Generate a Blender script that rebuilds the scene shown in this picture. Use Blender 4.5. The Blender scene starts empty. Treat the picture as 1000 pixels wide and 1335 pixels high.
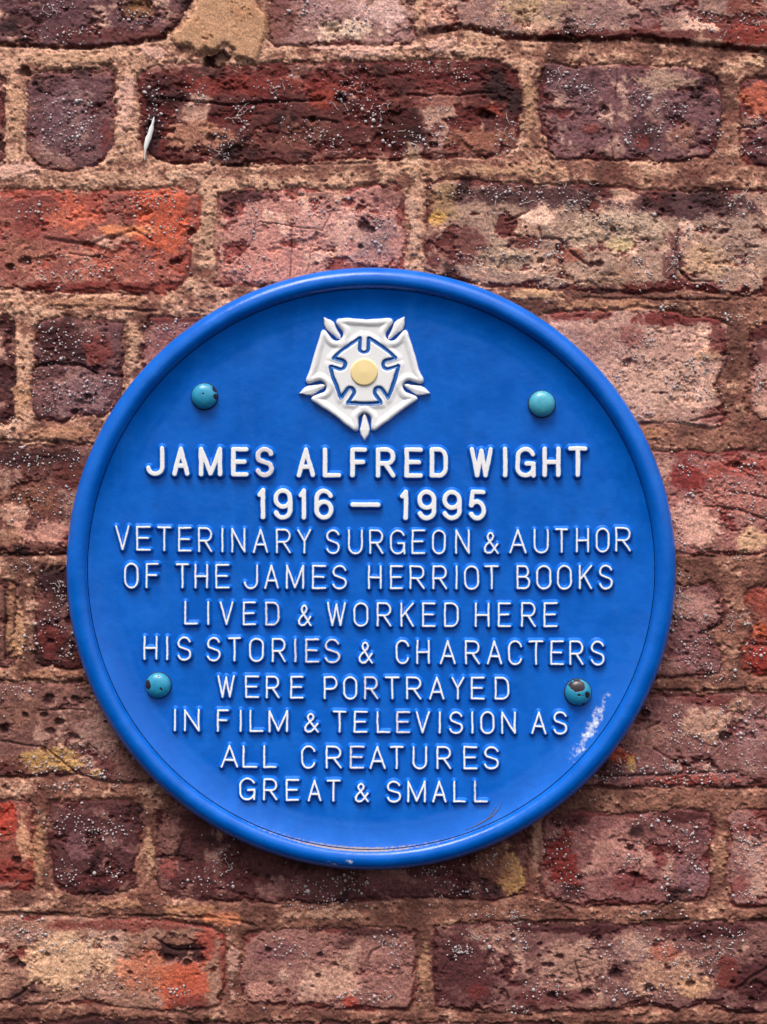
import bpy, math, random
import numpy as np

# ------------------------------------------------------------------ units
S = 0.0005            # one design unit (u) = half a millimetre
CXW, CYW = 500.0, 667.5
D = 2400.0            # camera distance from the wall, in u
def wx(x): return (x - CXW) * S
def wz(y): return (CYW - y) * S

C = bpy.context.scene.collection
sc = bpy.context.scene

# ------------------------------------------------------------------ camera
cam = bpy.data.cameras.new('camera'); co = bpy.data.objects.new('camera', cam); C.objects.link(co)
co.location = (0, -D * S, 0); co.rotation_euler = (math.pi / 2, 0, 0)
cam.sensor_fit = 'VERTICAL'; cam.angle = 2 * math.atan(667.5 / D)
cam.clip_start = 0.02; cam.clip_end = 500
sc.camera = co

# ------------------------------------------------------------------ sky, sun, exposure
SUN_EL, SUN_AZ = math.radians(63), math.radians(-26)     # azimuth from the wall's normal, negative = left
wd = bpy.data.worlds.new('World'); sc.world = wd; wd.use_nodes = True
nt = wd.node_tree; nt.nodes.clear()
sky = nt.nodes.new('ShaderNodeTexSky'); sky.sky_type = 'NISHITA'; sky.sun_disc = False
sky.sun_elevation = SUN_EL; sky.sun_rotation = math.pi - SUN_AZ * -1
sky.dust_density = 4.0; sky.air_density = 1.0
hs = nt.nodes.new('ShaderNodeHueSaturation'); hs.inputs['Saturation'].default_value = 0.55
bg = nt.nodes.new('ShaderNodeBackground'); bg.inputs['Strength'].default_value = 0.11
wo = nt.nodes.new('ShaderNodeOutputWorld')
nt.links.new(sky.outputs[0], hs.inputs['Color']); nt.links.new(hs.outputs[0], bg.inputs[0]); nt.links.new(bg.outputs[0], wo.inputs[0])
sun = bpy.data.lights.new('sun', 'SUN'); sun.energy = 2.2; sun.angle = math.radians(24); sun.color = (1.0, 0.93, 0.84)
so = bpy.data.objects.new('sun', sun); C.objects.link(so)
so.rotation_euler = (math.pi / 2 - SUN_EL, 0, SUN_AZ)
sc.view_settings.view_transform = 'Standard'; sc.view_settings.look = 'None'
sc.view_settings.gamma = 1; sc.view_settings.use_curve_mapping = False
sc.view_settings.exposure = 0.75

# ------------------------------------------------------------------ helpers
def lin(c):
    c = np.asarray(c, dtype=np.float32) / 255.0
    return np.where(c <= 0.04045, c / 12.92, ((c + 0.055) / 1.055) ** 2.4).astype(np.float32)

def noise(x, y, seed):
    xi = np.floor(x).astype(np.int32); yi = np.floor(y).astype(np.int32)
    fx = (x - xi).astype(np.float32); fy = (y - yi).astype(np.float32)
    u = fx * fx * fx * (fx * (fx * 6 - 15) + 10); v = fy * fy * fy * (fy * (fy * 6 - 15) + 10)
    def g(ix, iy, dx, dy):
        h = (ix.astype(np.uint32) * np.uint32(374761393) + iy.astype(np.uint32) * np.uint32(668265263) + np.uint32(seed * 97 + 13) * np.uint32(2246822519))
        h = (h ^ (h >> np.uint32(13))) * np.uint32(1274126177); h = h ^ (h >> np.uint32(16))
        a = (h & np.uint32(1023)).astype(np.float32) * np.float32(2 * math.pi / 1024)
        return np.cos(a) * dx + np.sin(a) * dy
    n00 = g(xi, yi, fx, fy); n10 = g(xi + 1, yi, fx - 1, fy); n01 = g(xi, yi + 1, fx, fy - 1); n11 = g(xi + 1, yi + 1, fx - 1, fy - 1)
    a = n00 + u * (n10 - n00); b = n01 + u * (n11 - n01)
    return (a + v * (b - a)) * 1.41

def fbm(x, y, scale, octv, seed, rough=0.5):
    out = np.zeros(np.broadcast(x, y).shape, np.float32); a = 1.0; f = 1.0 / scale; t = 0
    for o in range(octv):
        out += a * noise(x * f, y * f, seed + o * 17); t += a; a *= rough; f *= 2.03
    return out / t * 1.3

def sst(a, b, x):
    t = np.clip((x - a) / (b - a), 0, 1); return t * t * (3 - 2 * t)

def seg_d(px, py, ax, ay, bx, by):
    dx, dy = bx - ax, by - ay; L = dx * dx + dy * dy
    t = np.clip(((px - ax) * dx + (py - ay) * dy) / (L if L > 1e-9 else 1), 0, 1)
    return np.hypot(px - ax - t * dx, py - ay - t * dy)

def poly_sdf(px, py, P):                       # positive inside
    n = len(P); d = np.full(px.shape, 1e9, np.float32); ins = np.zeros(px.shape, bool)
    for i in range(n):
        ax, ay = P[i]; bx, by = P[(i + 1) % n]
        d = np.minimum(d, seg_d(px, py, ax, ay, bx, by))
        if ay != by:
            c = ((ay > py) != (by > py)) & (px < (bx - ax) * (py - ay) / (by - ay) + ax)
            ins ^= c
    return np.where(ins, d, -d)

def grid_mesh(name, V, nx, ny, keep=None, attrs=None, col=None):
    """V: (ny*nx,3) world coords laid out row by row; keep: bool per vertex"""
    idx = np.arange(nx * ny, dtype=np.int64).reshape(ny, nx)
    q = np.stack([idx[:-1, :-1], idx[1:, :-1], idx[1:, 1:], idx[:-1, 1:]], -1).reshape(-1, 4)
    if keep is not None:
        q = q[keep[q].any(1)]
        used = np.unique(q); remap = np.full(nx * ny, -1, np.int64); remap[used] = np.arange(len(used))
        q = remap[q]; V = V[used]
        attrs = {k: a[used] for k, a in (attrs or {}).items()}
        if col is not None: col = col[used]
    return raw_mesh(name, V, q, attrs, col)

def raw_mesh(name, V, q, attrs=None, col=None):
    me = bpy.data.meshes.new(name); nv, nf = len(V), len(q); k = q.shape[1]
    me.vertices.add(nv); me.vertices.foreach_set('co', np.ascontiguousarray(V, np.float32).ravel())
    me.loops.add(nf * k); me.loops.foreach_set('vertex_index', np.ascontiguousarray(q, np.int32).ravel())
    me.polygons.add(nf); me.polygons.foreach_set('loop_start', np.arange(0, nf * k, k, dtype=np.int32))
    me.polygons.foreach_set('use_smooth', np.ones(nf, bool))
    for a, arr in (attrs or {}).items():
        at = me.attributes.new(a, 'FLOAT', 'POINT'); at.data.foreach_set('value', np.ascontiguousarray(arr, np.float32))
    if col is not None:
        at = me.attributes.new('Col', 'FLOAT_COLOR', 'POINT')
        at.data.foreach_set('color', np.ascontiguousarray(np.c_[col, np.ones(len(col))], np.float32).ravel())
    me.update(); me.validate()
    return me

def link(name, me, mat, parent=None, loc=None):
    o = bpy.data.objects.new(name, me); C.objects.link(o)
    if mat: me.materials.append(mat)
    if parent: o.parent = parent
    if loc: o.location = loc
    return o

def tag(o, label=None, cat=None, group=None, kind=None):
    if label: o['label'] = label
    if cat: o['category'] = cat
    if group: o['group'] = group
    if kind: o['kind'] = kind
    return o

class NT:
    """tiny node helper"""
    def __init__(s, name):
        s.m = bpy.data.materials.new(name); s.m.use_nodes = True; s.t = s.m.node_tree
        s.b = s.t.nodes['Principled BSDF']
    def n(s, typ, **kw):
        nd = s.t.nodes.new(typ)
        for k, v in kw.items(): setattr(nd, k, v)
        return nd
    def l(s, a, b): s.t.links.new(a, b)
    def coord(s):
        return s.n('ShaderNodeTexCoord').outputs['Object']
    def noise(s, scale, detail=4, rough=0.55):
        nd = s.n('ShaderNodeTexNoise'); nd.inputs['Scale'].default_value = scale
        nd.inputs['Detail'].default_value = detail; nd.inputs['Roughness'].default_value = rough
        s.l(s.coord(), nd.inputs['Vector']); return nd.outputs['Fac']
    def attr(s, name, out='Fac'):
        nd = s.n('ShaderNodeAttribute'); nd.attribute_name = name; return nd.outputs[out]
    def math(s, op, a, b=None, clamp=False):
        nd = s.n('ShaderNodeMath', operation=op, use_clamp=clamp)
        for i, v in enumerate((a, b)):
            if v is None: continue
            if hasattr(v, 'links'): s.l(v, nd.inputs[i])
            else: nd.inputs[i].default_value = v
        return nd.outputs[0]
    def ramp(s, v, a, b, lo=0.0, hi=1.0):
        nd = s.n('ShaderNodeMapRange', interpolation_type='SMOOTHSTEP'); s.l(v, nd.inputs['Value'])
        nd.inputs['From Min'].default_value = a; nd.inputs['From Max'].default_value = b
        nd.inputs['To Min'].default_value = lo; nd.inputs['To Max'].default_value = hi
        return nd.outputs[0]
    def mix(s, f, a, b):
        nd = s.n('ShaderNodeMix', data_type='RGBA')
        for sock, v in ((nd.inputs[0], f), (nd.inputs[6], a), (nd.inputs[7], b)):
            if hasattr(v, 'links'): s.l(v, sock)
            elif isinstance(v, (int, float)): sock.default_value = v
            else: sock.default_value = (*v, 1)
        return nd.outputs[2]
    def bump(s, h, strength, dist):
        nd = s.n('ShaderNodeBump'); nd.inputs['Strength'].default_value = strength; nd.inputs['Distance'].default_value = dist
        s.l(h, nd.inputs['Height']); s.l(nd.outputs[0], s.b.inputs['Normal'])
    def set(s, **kw):
        for k, v in kw.items():
            k = k.replace('_', ' ')
            if hasattr(v, 'links'): s.l(v, s.b.inputs[k])
            else: s.b.inputs[k].default_value = (*v, 1) if isinstance(v, (tuple, list)) else v

# ------------------------------------------------------------------ materials
def wall_material():
    t = NT('weathered_brick_and_mortar')
    g1 = t.noise(900, 5, 0.65); g2 = t.noise(2600, 3, 0.6)
    mul = t.math('MULTIPLY', t.ramp(g1, 0.28, 0.72, 0.58, 1.38), t.ramp(g2, 0.3, 0.7, 0.72, 1.28))
    nd = t.n('ShaderNodeVectorMath', operation='SCALE'); t.l(t.attr('Col', 'Color'), nd.inputs[0]); t.l(mul, nd.inputs['Scale'])
    t.set(Base_Color=nd.outputs[0], Roughness=t.ramp(g1, 0.3, 0.7, 0.7, 0.95))
    t.b.inputs['Specular IOR Level'].default_value = 0.3
    t.bump(t.math('ADD', g1, t.math('MULTIPLY', g2, 0.5)), 0.5, 0.0007)
    return t.m
M_wall = wall_material()

BLUE = (0.001, 0.122, 0.54)
WHITE = (0.84, 0.83, 0.84)
def blue_material():
    t = NT('blue_enamel')
    w = t.attr('wear_sheen'); dt = t.attr('dirt')
    n1 = t.noise(500, 6, 0.7); n2 = t.noise(60, 3, 0.5)
    base = t.mix(t.ramp(n2, 0.3, 0.7, 0.0, 1.0), (0.0003, 0.100, 0.49), (0.0006, 0.122, 0.57))
    mp = t.n('ShaderNodeMapping'); mp.inputs['Scale'].default_value = (1, 1, 0.16); t.l(t.coord(), mp.inputs['Vector'])
    stn = t.n('ShaderNodeTexNoise'); stn.inputs['Scale'].default_value = 130; stn.inputs['Detail'].default_value = 6; t.l(mp.outputs[0], stn.inputs['Vector'])
    base = t.mix(t.ramp(stn.outputs['Fac'], 0.5, 0.85, 0.0, 0.14), base, (0.05, 0.20, 0.56))
    base = t.mix(t.ramp(t.noise(1500, 2, 0.5), 0.70, 0.78, 0.0, 0.5), base, (0.16, 0.26, 0.50))
    base = t.mix(t.ramp(t.noise(90, 5, 0.7), 0.55, 0.8, 0.0, 0.35), base, (0.004, 0.05, 0.24))
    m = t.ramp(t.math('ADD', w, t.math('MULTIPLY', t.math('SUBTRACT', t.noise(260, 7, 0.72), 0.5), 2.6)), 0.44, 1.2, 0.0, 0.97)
    base = t.mix(m, base, (0.78, 0.80, 0.83))  # pale colour: rim chips, plus the scuff with its painted reflection
    rust = t.ramp(t.math('ADD', w, t.math('MULTIPLY', t.math('SUBTRACT', t.noise(330, 4, 0.6), 0.5), 2.4)), 1.12, 1.25)
    base = t.mix(rust, base, (0.32, 0.16, 0.12))
    d2 = t.ramp(t.math('ADD', dt, t.math('MULTIPLY', t.math('SUBTRACT', n1, 0.5), 1.2)), 0.4, 0.75)
    base = t.mix(d2, base, (0.30, 0.25, 0.25))
    t.set(Base_Color=base, Roughness=t.ramp(n2, 0.3, 0.7, 0.2, 0.3))
    t.b.inputs['Specular IOR Level'].default_value = 0.34
    t.bump(t.math('ADD', t.noise(220, 3, 0.5), t.math('MULTIPLY', t.noise(45, 2, 0.5), 2.5)), 0.22, 0.0006)
    return t.m
M_blue = blue_material()

def letter_material(name, face, under, thr, wob=0.5, grime=0.38):
    t = NT(name)
    e = t.math('ADD', t.attr('edge'), t.math('MULTIPLY', t.math('SUBTRACT', t.noise(420, 4, 0.6), 0.5), wob * 4))
    f = t.ramp(e, thr - 0.45, thr + 0.45)
    g = t.ramp(t.noise(700, 4, 0.65), 0.52, 0.8, 0.0, grime)
    face_c = t.mix(g, face, (0.33, 0.27, 0.29))
    t.set(Base_Color=t.mix(f, face_c, under), Roughness=0.38)
    t.b.inputs['Specular IOR Level'].default_value = 0.4
    t.bump(t.noise(600, 3, 0.5), 0.2, 0.0003)
    return t.m
M_letter = letter_material('white_paint_on_blue_casting', WHITE, BLUE, -0.2, 0.35)
M_letter_worn = letter_material('worn_white_paint_on_blue_casting', (0.72, 0.66, 0.69), BLUE, -0.1, 0.7, 0.8)
M_rose = letter_material('white_painted_rose', WHITE, BLUE, 0.4, 0.3, 0.18)
M_inner = letter_material('white_rose_centre_with_blue_line', WHITE, (0.015, 0.12, 0.42), 0.0, 0.35, 0.15)
M_boss = letter_material('yellow_paint', (0.90, 0.70, 0.35), (0.80, 0.78, 0.76), 0.0, 0.3, 0.1)
def bolt_material(name='turquoise_painted_cap', c0=(0.016, 0.23, 0.40), c1=(0.025, 0.28, 0.46)):
    t = NT(name)
    e = t.math('ADD', t.attr('chip'), t.math('MULTIPLY', t.math('SUBTRACT', t.noise(900, 3, 0.6), 0.5), 0.9))
    f = t.ramp(e, -0.25, 0.25)
    base = t.mix(t.ramp(t.noise(300, 4, 0.6), 0.3, 0.7), c0, c1)
    t.set(Base_Color=t.mix(f, (0.022, 0.012, 0.018), base), Roughness=0.33)
    t.bump(t.noise(500, 3, 0.5), 0.15, 0.0003)
    return t.m
M_bolt = bolt_material(); M_bolt_pale = bolt_material('faded_turquoise_cap', (0.05, 0.32, 0.45), (0.07, 0.38, 0.50))
def plain(name, c, r=0.6, sss=0):
    t = NT(name); t.set(Base_Color=t.mix(t.noise(800, 3), tuple(0.8 * v for v in c), c), Roughness=r); return t.m
M_dark = plain('dark_gap', (0.012, 0.012, 0.02), 0.8)
M_speck = plain('chalky_white_speck', (0.46, 0.39, 0.40), 0.3)
M_thread = plain('pale_thread', (0.42, 0.34, 0.33), 0.6)
M_flake = plain('bright_white_flake', (0.86, 0.86, 0.84), 0.5)
M_scratch = plain('dull_scratch', (0.06, 0.09, 0.22), 0.7)

# ------------------------------------------------------------------ the wall: one relief surface
STEP = 1.2
gx = np.concatenate([np.arange(-520, -30, 7.0), np.arange(-30, 1030, STEP), np.arange(1030, 1525, 7.0)]).astype(np.float32)
gy = np.concatenate([np.arange(-430, -30, 7.0), np.arange(-30, 1365, STEP), np.arange(1365, 1770, 7.0)]).astype(np.float32)
NX, NY = len(gx), len(gy)
PX, PY = np.meshgrid(gx, gy)
WXn = PX + 5.5 * fbm(PX, PY, 42, 5, 11, 0.68); WYn = PY + 5.0 * fbm(PX, PY, 38, 5, 71, 0.68)

# mortar
n_big = fbm(PX, PY, 90, 3, 5); n_mid = fbm(PX * 0.6, PY, 26, 4, 31, 0.6); n_fine = fbm(PX, PY, 7, 3, 91, 0.65)
n_face = fbm(PX, PY, 34, 5, 201, 0.58); n_spall = fbm(PX * 0.8, PY * 1.1, 46, 5, 301, 0.6); n_stain = fbm(PX, PY, 70, 4, 401, 0.58)
n_bloom = fbm(PX, PY, 60, 5, 501, 0.62)
n_pit = fbm(PX, PY, 11, 2, 601, 0.5)
n_sand = fbm(PX, PY, 3.6, 2, 95, 0.6)
n_crev = fbm(PX * 0.7, PY * 1.2, 30, 4, 701, 0.6)
Z = 1.6 + 2.4 * n_mid + 1.4 * n_fine + 0.9 * n_sand + 1.2 * n_big
Z -= 2.6 * sst(0.26, 0.5, n_pit) * sst(-0.3, 0.2, n_mid)
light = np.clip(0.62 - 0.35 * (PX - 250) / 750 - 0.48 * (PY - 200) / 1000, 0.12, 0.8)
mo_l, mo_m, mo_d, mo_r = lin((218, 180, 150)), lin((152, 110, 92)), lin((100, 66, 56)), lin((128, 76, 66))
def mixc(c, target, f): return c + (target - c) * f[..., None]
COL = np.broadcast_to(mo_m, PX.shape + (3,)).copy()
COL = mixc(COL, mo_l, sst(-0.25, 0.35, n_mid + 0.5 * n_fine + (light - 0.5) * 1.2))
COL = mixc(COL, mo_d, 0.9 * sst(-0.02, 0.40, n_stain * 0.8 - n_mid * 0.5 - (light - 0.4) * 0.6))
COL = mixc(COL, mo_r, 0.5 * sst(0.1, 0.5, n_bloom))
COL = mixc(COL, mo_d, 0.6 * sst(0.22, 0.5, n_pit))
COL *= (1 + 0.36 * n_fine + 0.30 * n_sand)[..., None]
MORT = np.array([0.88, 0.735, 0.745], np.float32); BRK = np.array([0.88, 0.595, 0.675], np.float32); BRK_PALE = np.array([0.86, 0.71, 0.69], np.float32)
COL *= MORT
n_chip = fbm(PX, PY, 15, 3, 811, 0.6)

def region(x0, y0, x1, y1):
    a = np.searchsorted(gx, x0); b = np.searchsorted(gx, x1); c = np.searchsorted(gy, y0); d = np.searchsorted(gy, y1)
    return slice(max(c, 0), max(d, c)), slice(max(a, 0), max(b, a))

PURPLE, GREYP, MAROON, RED, ORANGE, PINK, TAN, OLIVE, DARK, CREAM = (118, 88, 88), (140, 112, 108), (88, 38, 38), (140, 62, 54), (196, 96, 62), (196, 146, 130), (190, 152, 122), (166, 140, 108), (58, 26, 32), (226, 204, 162)
rng = np.random.default_rng(7)

def brick(P, skin, body, sp=0.4, z=3.0, dark=0.3, bloom=0.25, patches=(), pits=(), cracks=(), edge=9, tilt=(0, 0), bl=TAN, npit=7):
    P = [(float(a), float(b)) for a, b in P]
    xs = [p[0] for p in P]; ys = [p[1] for p in P]
    R = region(min(xs) - 14, min(ys) - 14, max(xs) + 14, max(ys) + 14)
    if Z[R].size == 0: return
    x, y = PX[R], PY[R]
    d = poly_sdf(WXn[R], WYn[R], P) + 1.8
    d = d - 5.0 * sst(0.12, 0.4, n_chip[R]) * np.clip(1.2 - d / 12, 0, 1)
    m = sst(-1.2, 1.2, d + 1.2 * n_sand[R])
    nf, ns, nst, nb, fi, npt = n_face[R], n_spall[R], n_stain[R], n_bloom[R], n_fine[R], n_pit[R]
    cx, cy = (min(xs) + max(xs)) / 2, (min(ys) + max(ys)) / 2
    off = rng.uniform(-.12, .12)
    # where the fired skin has come away
    edgeband = np.clip(1 - d / (edge * (1.0 + 0.9 * nf)), 0, 1)
    spall = sst(0.02, 0.12, ns + off + (sp - 0.5) * 0.9 + 0.55 * edgeband - 0.08)
    zb = z + tilt[0] * (x - cx) / 100 + tilt[1] * (y - cy) / 60 + 2.6 * nf + 1.0 * fi + 0.6 * n_sand[R] - 1.2
    zb = zb - 2.2 * spall * (1 + 0.6 * nf) - 2.6 * sst(0.34, 0.5, npt) * sst(0.0, 0.4, ns + 0.15)
    zb = zb * sst(0, 6, d) ** 0.5 - 1.8 * (1 - sst(0, 4, d))
    c = np.broadcast_to(lin(skin), x.shape + (3,)).copy()
    c = mixc(c, lin(bl), (bloom * 1.5) * sst(0.0, 0.42, nb + bloom * 0.4 - 0.15))
    pale = sst(0.10, 0.36, nb + 0.45 * n_stain[R] * -1 + 0.25 * nf + 0.15 * fi) * np.clip((d - 5) / 16, 0, 1)
    c = mixc(c, lin((222, 188, 168)), min(.75, 0.2 + bloom) * pale)
    c = mixc(c, lin(body), 0.9 * spall)
    c = mixc(c, lin(MAROON), 0.75 * sst(0.15, 1.0, edgeband) * sst(-0.15, 0.3, nb + .5 * nf))
    # flaking along wandering crevices
    cv = n_crev[R]; cr_ = (1 - sst(0.0, 0.045, np.abs(cv))) * sst(-0.1, 0.25, ns + 0.5 * nst)
    zb = zb - 2.6 * cr_ * sst(0, 9, d) - 1.5 * sst(-0.02, 0.04, cv) * sst(0.0, 0.3, ns + 0.5 * nst)
    c = mixc(c, lin((74, 38, 36)), 0.5 * cr_)
    smear = sst(0.05, 0.4, n_mid[R] + 0.5 * nb + 0.25 * fi) * np.clip(1.3 - d / 14, 0, 1)
    c = mixc(c, lin((170, 132, 112)), 0.8 * smear)
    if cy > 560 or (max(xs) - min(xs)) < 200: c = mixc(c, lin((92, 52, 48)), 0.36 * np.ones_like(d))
    c = mixc(c, lin(DARK), 0.8 * sst(0.12, 0.5, nst + (dark - 0.4) * 0.9))
    for pt in patches:
        px, py, rx, ry, pc, st = pt[:6]
        q = 1 - np.hypot((x - px) / rx, (y - py) / ry) + 0.75 * nf + 0.35 * fi
        f = st * sst(0.05, 0.4, q)
        c = mixc(c, lin(pc), f)
        if len(pt) > 6: zb = zb + pt[6] * sst(0.1, 0.3, q)
    pl = list(pits)
    for k in range(npit):
        pl.append((rng.uniform(min(xs) + 8, max(xs) - 8), rng.uniform(min(ys) + 8, max(ys) - 8), rng.uniform(1.2, 3.4)))
    for (px, py, pr) in pl:
        if not (-30 < px < 1030): continue
        RR = (np.abs(x[0] - px) < pr * 2.4 + 4); RC = (np.abs(y[:, 0] - py) < pr * 2.4 + 4)
        if not RR.any() or not RC.any(): continue
        ix = np.ix_(RC, RR)
        q = np.hypot((x[ix] - px) * 0.8, y[ix] - py) / pr + 0.6 * nf[ix] + 0.3 * fi[ix]
        zb[ix] -= min(7.0, pr * 1.3) * (1 - sst(0.5, 1.15, q))
        c[ix] = mixc(c[ix], lin(DARK), 0.5 * (1 - sst(0.6, 1.2, q)))
    for (pts, wd_, dp) in cracks:
        dd = np.full(x.shape, 1e9, np.float32)
        for a, b in zip(pts[:-1], pts[1:]): dd = np.minimum(dd, seg_d(x + 2.5 * nf, y + 3.5 * nf + fi, *a, *b))
        zb = zb - dp * (1 - sst(0, wd_, dd))
        c = mixc(c, lin((58, 26, 26)), 0.6 * (1 - sst(0, wd_ * 0.8, dd)))
    c *= (1 + 0.26 * fi + 0.10 * nf + 0.20 * n_sand[R])[..., None]
    gap = np.exp(-((d + 1.0) / 2.2) ** 2) * sst(-0.35, 0.2, nf + 0.3 * nst)
    Z[R] = Z[R] * (1 - m) + zb * m - 3.0 * gap
    lum = (c @ np.array([.25, .55, .2], np.float32))[..., None]; c = lum + (c - lum) * 0.90
    c = c * (np.clip(lum, .01, 1) / 0.17) ** 0.42
    COL[R] = mixc(COL[R], np.clip(c * (BRK + (BRK_PALE - BRK) * sst(0.08, 0.32, lum)), 0.004, 1), m)

def rect(x0, y0, x1, y1, r=8):
    return [(x0 + r, y0), (x1 - r, y0), (x1, y0 + r), (x1, y1 - r), (x1 - r, y1), (x0 + r, y1), (x0, y1 - r), (x0, y0 + r)]

# course 0 (cut by the top edge)
brick([(-260, -75), (250, -78), (254, -10), (246, 8), (228, 34), (215, 47), (180, 54), (120, 61), (60, 61), (0, 57), (-255, 55)], PURPLE, (104, 62, 56), 0.42, 4, 0.35, 0.3,
      [(180, 12, 26, 16, (150, 116, 70), .8), (60, 20, 60, 22, (108, 78, 78), .6), (140, 45, 90, 12, (112, 56, 48), .7)])
brick(rect(350, -75, 541, 58), (192, 156, 148), (140, 76, 66), 0.3, 3, 0.18, 0.6, [(450, 42, 60, 16, (220, 204, 176), .6), (505, 12, 40, 30, (206, 178, 170), .7), (370, 20, 20, 40, (122, 72, 66), .6), (420, 10, 40, 16, (164, 134, 134), .6)], [(466, 26, 3)])
brick([(556, -75), (1090, -75), (1092, 50), (1000, 66), (950, 62), (900, 58), (850, 50), (760, 52), (660, 48), (610, 36), (558, 40)], (158, 128, 116), (132, 66, 56), 0.36, 7, 0.28, 0.5,
      [(570, 15, 30, 25, (206, 162, 140), .7), (700, 10, 60, 30, (176, 156, 110), .55), (800, 20, 120, 22, (150, 124, 118), .6), (980, 46, 40, 20, (156, 64, 42), .9), (965, 10, 30, 18, (140, 70, 48), .7), (830, 46, 160, 8, (112, 50, 42), .8)], edge=6, tilt=(0, 1.0))
# course 1
brick(rect(-470, 95, 6, 216), (132, 74, 66), MAROON, 0.5, 2)
brick([(38, 98), (75, 91), (140, 88), (150, 96), (148, 190), (131, 212), (90, 223), (50, 216), (35, 195)], (136, 108, 108), (124, 62, 58), 0.26, 3, 0.3, 0.25,
      [(90, 150, 40, 50, (136, 112, 114), .6), (80, 170, 30, 20, (104, 80, 84), .5), (138, 180, 9, 34, (140, 60, 54), .6)])
brick([(181, 96), (215, 83), (330, 85), (400, 80), (480, 82), (560, 78), (640, 79), (672, 94), (681, 130), (673, 192), (655, 205), (560, 206), (450, 208), (320, 215), (250, 213), (205, 208), (183, 190)], (112, 62, 54), (122, 50, 42), 0.5, 3, 0.42, 0.22,
      [(330, 112, 140, 16, (142, 60, 46), .85), (255, 178, 50, 28, (172, 128, 100), .9, .8), (215, 120, 30, 30, (86, 44, 42), .7), (390, 180, 60, 24, (132, 92, 72), .75), (520, 165, 40, 26, (96, 34, 26), .85), (620, 182, 50, 18, (158, 112, 84), .8), (420, 130, 26, 14, (160, 70, 46), .7), (600, 100, 50, 14, (122, 58, 52), .7), (560, 130, 80, 14, (140, 80, 62), .6), (640, 145, 18, 14, (150, 66, 42), .8), (545, 178, 24, 16, (76, 40, 40), .7), (200, 165, 14, 44, (70, 44, 50), .7)],
      [(443, 128, 8), (450, 110, 4), (631, 148, 7), (640, 152, 5), (408, 156, 5), (275, 180, 5), (565, 190, 5)], [([(205, 128), (300, 137), (365, 132), (425, 130)], 3, 4), ([(530, 124), (600, 124), (640, 120)], 3, 3.4), ([(395, 155), (440, 160)], 3, 3)])
brick([(712, 84), (760, 86), (840, 84), (905, 92), (935, 100), (941, 130), (935, 190), (922, 204), (860, 212), (790, 207), (725, 208), (712, 192), (704, 150), (705, 100)], (128, 96, 96), (118, 58, 54), 0.3, 4, 0.35, 0.25,
      [(860, 106, 50, 16, (176, 150, 128), .8), (750, 120, 34, 24, (120, 96, 96), .6), (890, 180, 34, 22, (160, 118, 92), .7), (860, 140, 50, 26, (108, 80, 84), .6), (770, 168, 14, 8, (142, 80, 64), .8, 1.2), (840, 185, 10, 10, (150, 70, 56), .6)], [(787, 145, 7)], [([(796, 178), (800, 206)], 2.4, 2.5), ([(805, 90), (802, 130)], 2, 1.5)])
brick(rect(966, 104, 1420, 216), (126, 78, 74), (136, 66, 52), 0.45, 3, 0.4, 0.2, [(985, 134, 26, 26, (196, 110, 76), .8, 1.5), (990, 190, 26, 24, (112, 76, 80), .7)], cracks=[([(962, 164), (985, 166), (1020, 160)], 4, 4)])
# course 2
brick([(-240, 246), (120, 250), (225, 246), (258, 256), (260, 290), (252, 310), (246, 340), (242, 365), (216, 382), (100, 381), (0, 376), (-240, 376)], (162, 104, 88), (176, 92, 70), 0.45, 4, 0.08, 0.2,
      [(215, 290, 50, 50, (200, 96, 58), .85), (100, 330, 46, 14, (188, 128, 104), .8, 1.0), (90, 280, 44, 26, (206, 110, 78), .8), (30, 330, 34, 26, (168, 116, 92), .8), (40, 268, 50, 14, (136, 72, 60), .7), (150, 350, 70, 26, (184, 110, 86), .6), (165, 300, 60, 8, (232, 150, 96), .7), (120, 374, 120, 8, (132, 50, 38), .7), (40, 296, 26, 20, (150, 74, 60), .7)],
      [(250, 303, 5), (32, 342, 8), (14, 348, 5), (233, 340, 5), (145, 317, 2.5), (224, 342, 4)], [([(60, 312), (120, 318), (175, 300)], 4, 2.6), ([(90, 330), (150, 338)], 3, 2.2), ([(175, 300), (200, 315)], 3, 2.2)])
brick([(285, 252), (330, 246), (420, 247), (515, 240), (527, 250), (526, 330), (525, 372), (430, 374), (284, 372), (281, 300)], (186, 136, 126), (158, 84, 72), 0.3, 3.4, 0.2, 0.4,
      [(320, 256, 40, 12, (84, 48, 48), .85), (300, 262, 16, 24, (92, 50, 48), .8), (420, 300, 60, 40, (198, 158, 148), .6), (490, 310, 32, 36, (152, 128, 126), .8), (350, 345, 70, 26, (196, 138, 124), .7), (515, 255, 20, 14, (124, 92, 80), .6)],
      [(475, 295, 8), (484, 300, 5), (470, 322, 4)], [([(380, 300), (378, 372)], 1.8, 2.0), ([(300, 345), (330, 312), (334, 290)], 1.8, 1.8), ([(340, 290), (420, 300), (430, 280)], 1.8, 1.8), ([(400, 355), (408, 320)], 1.5, 1.5)])
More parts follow.
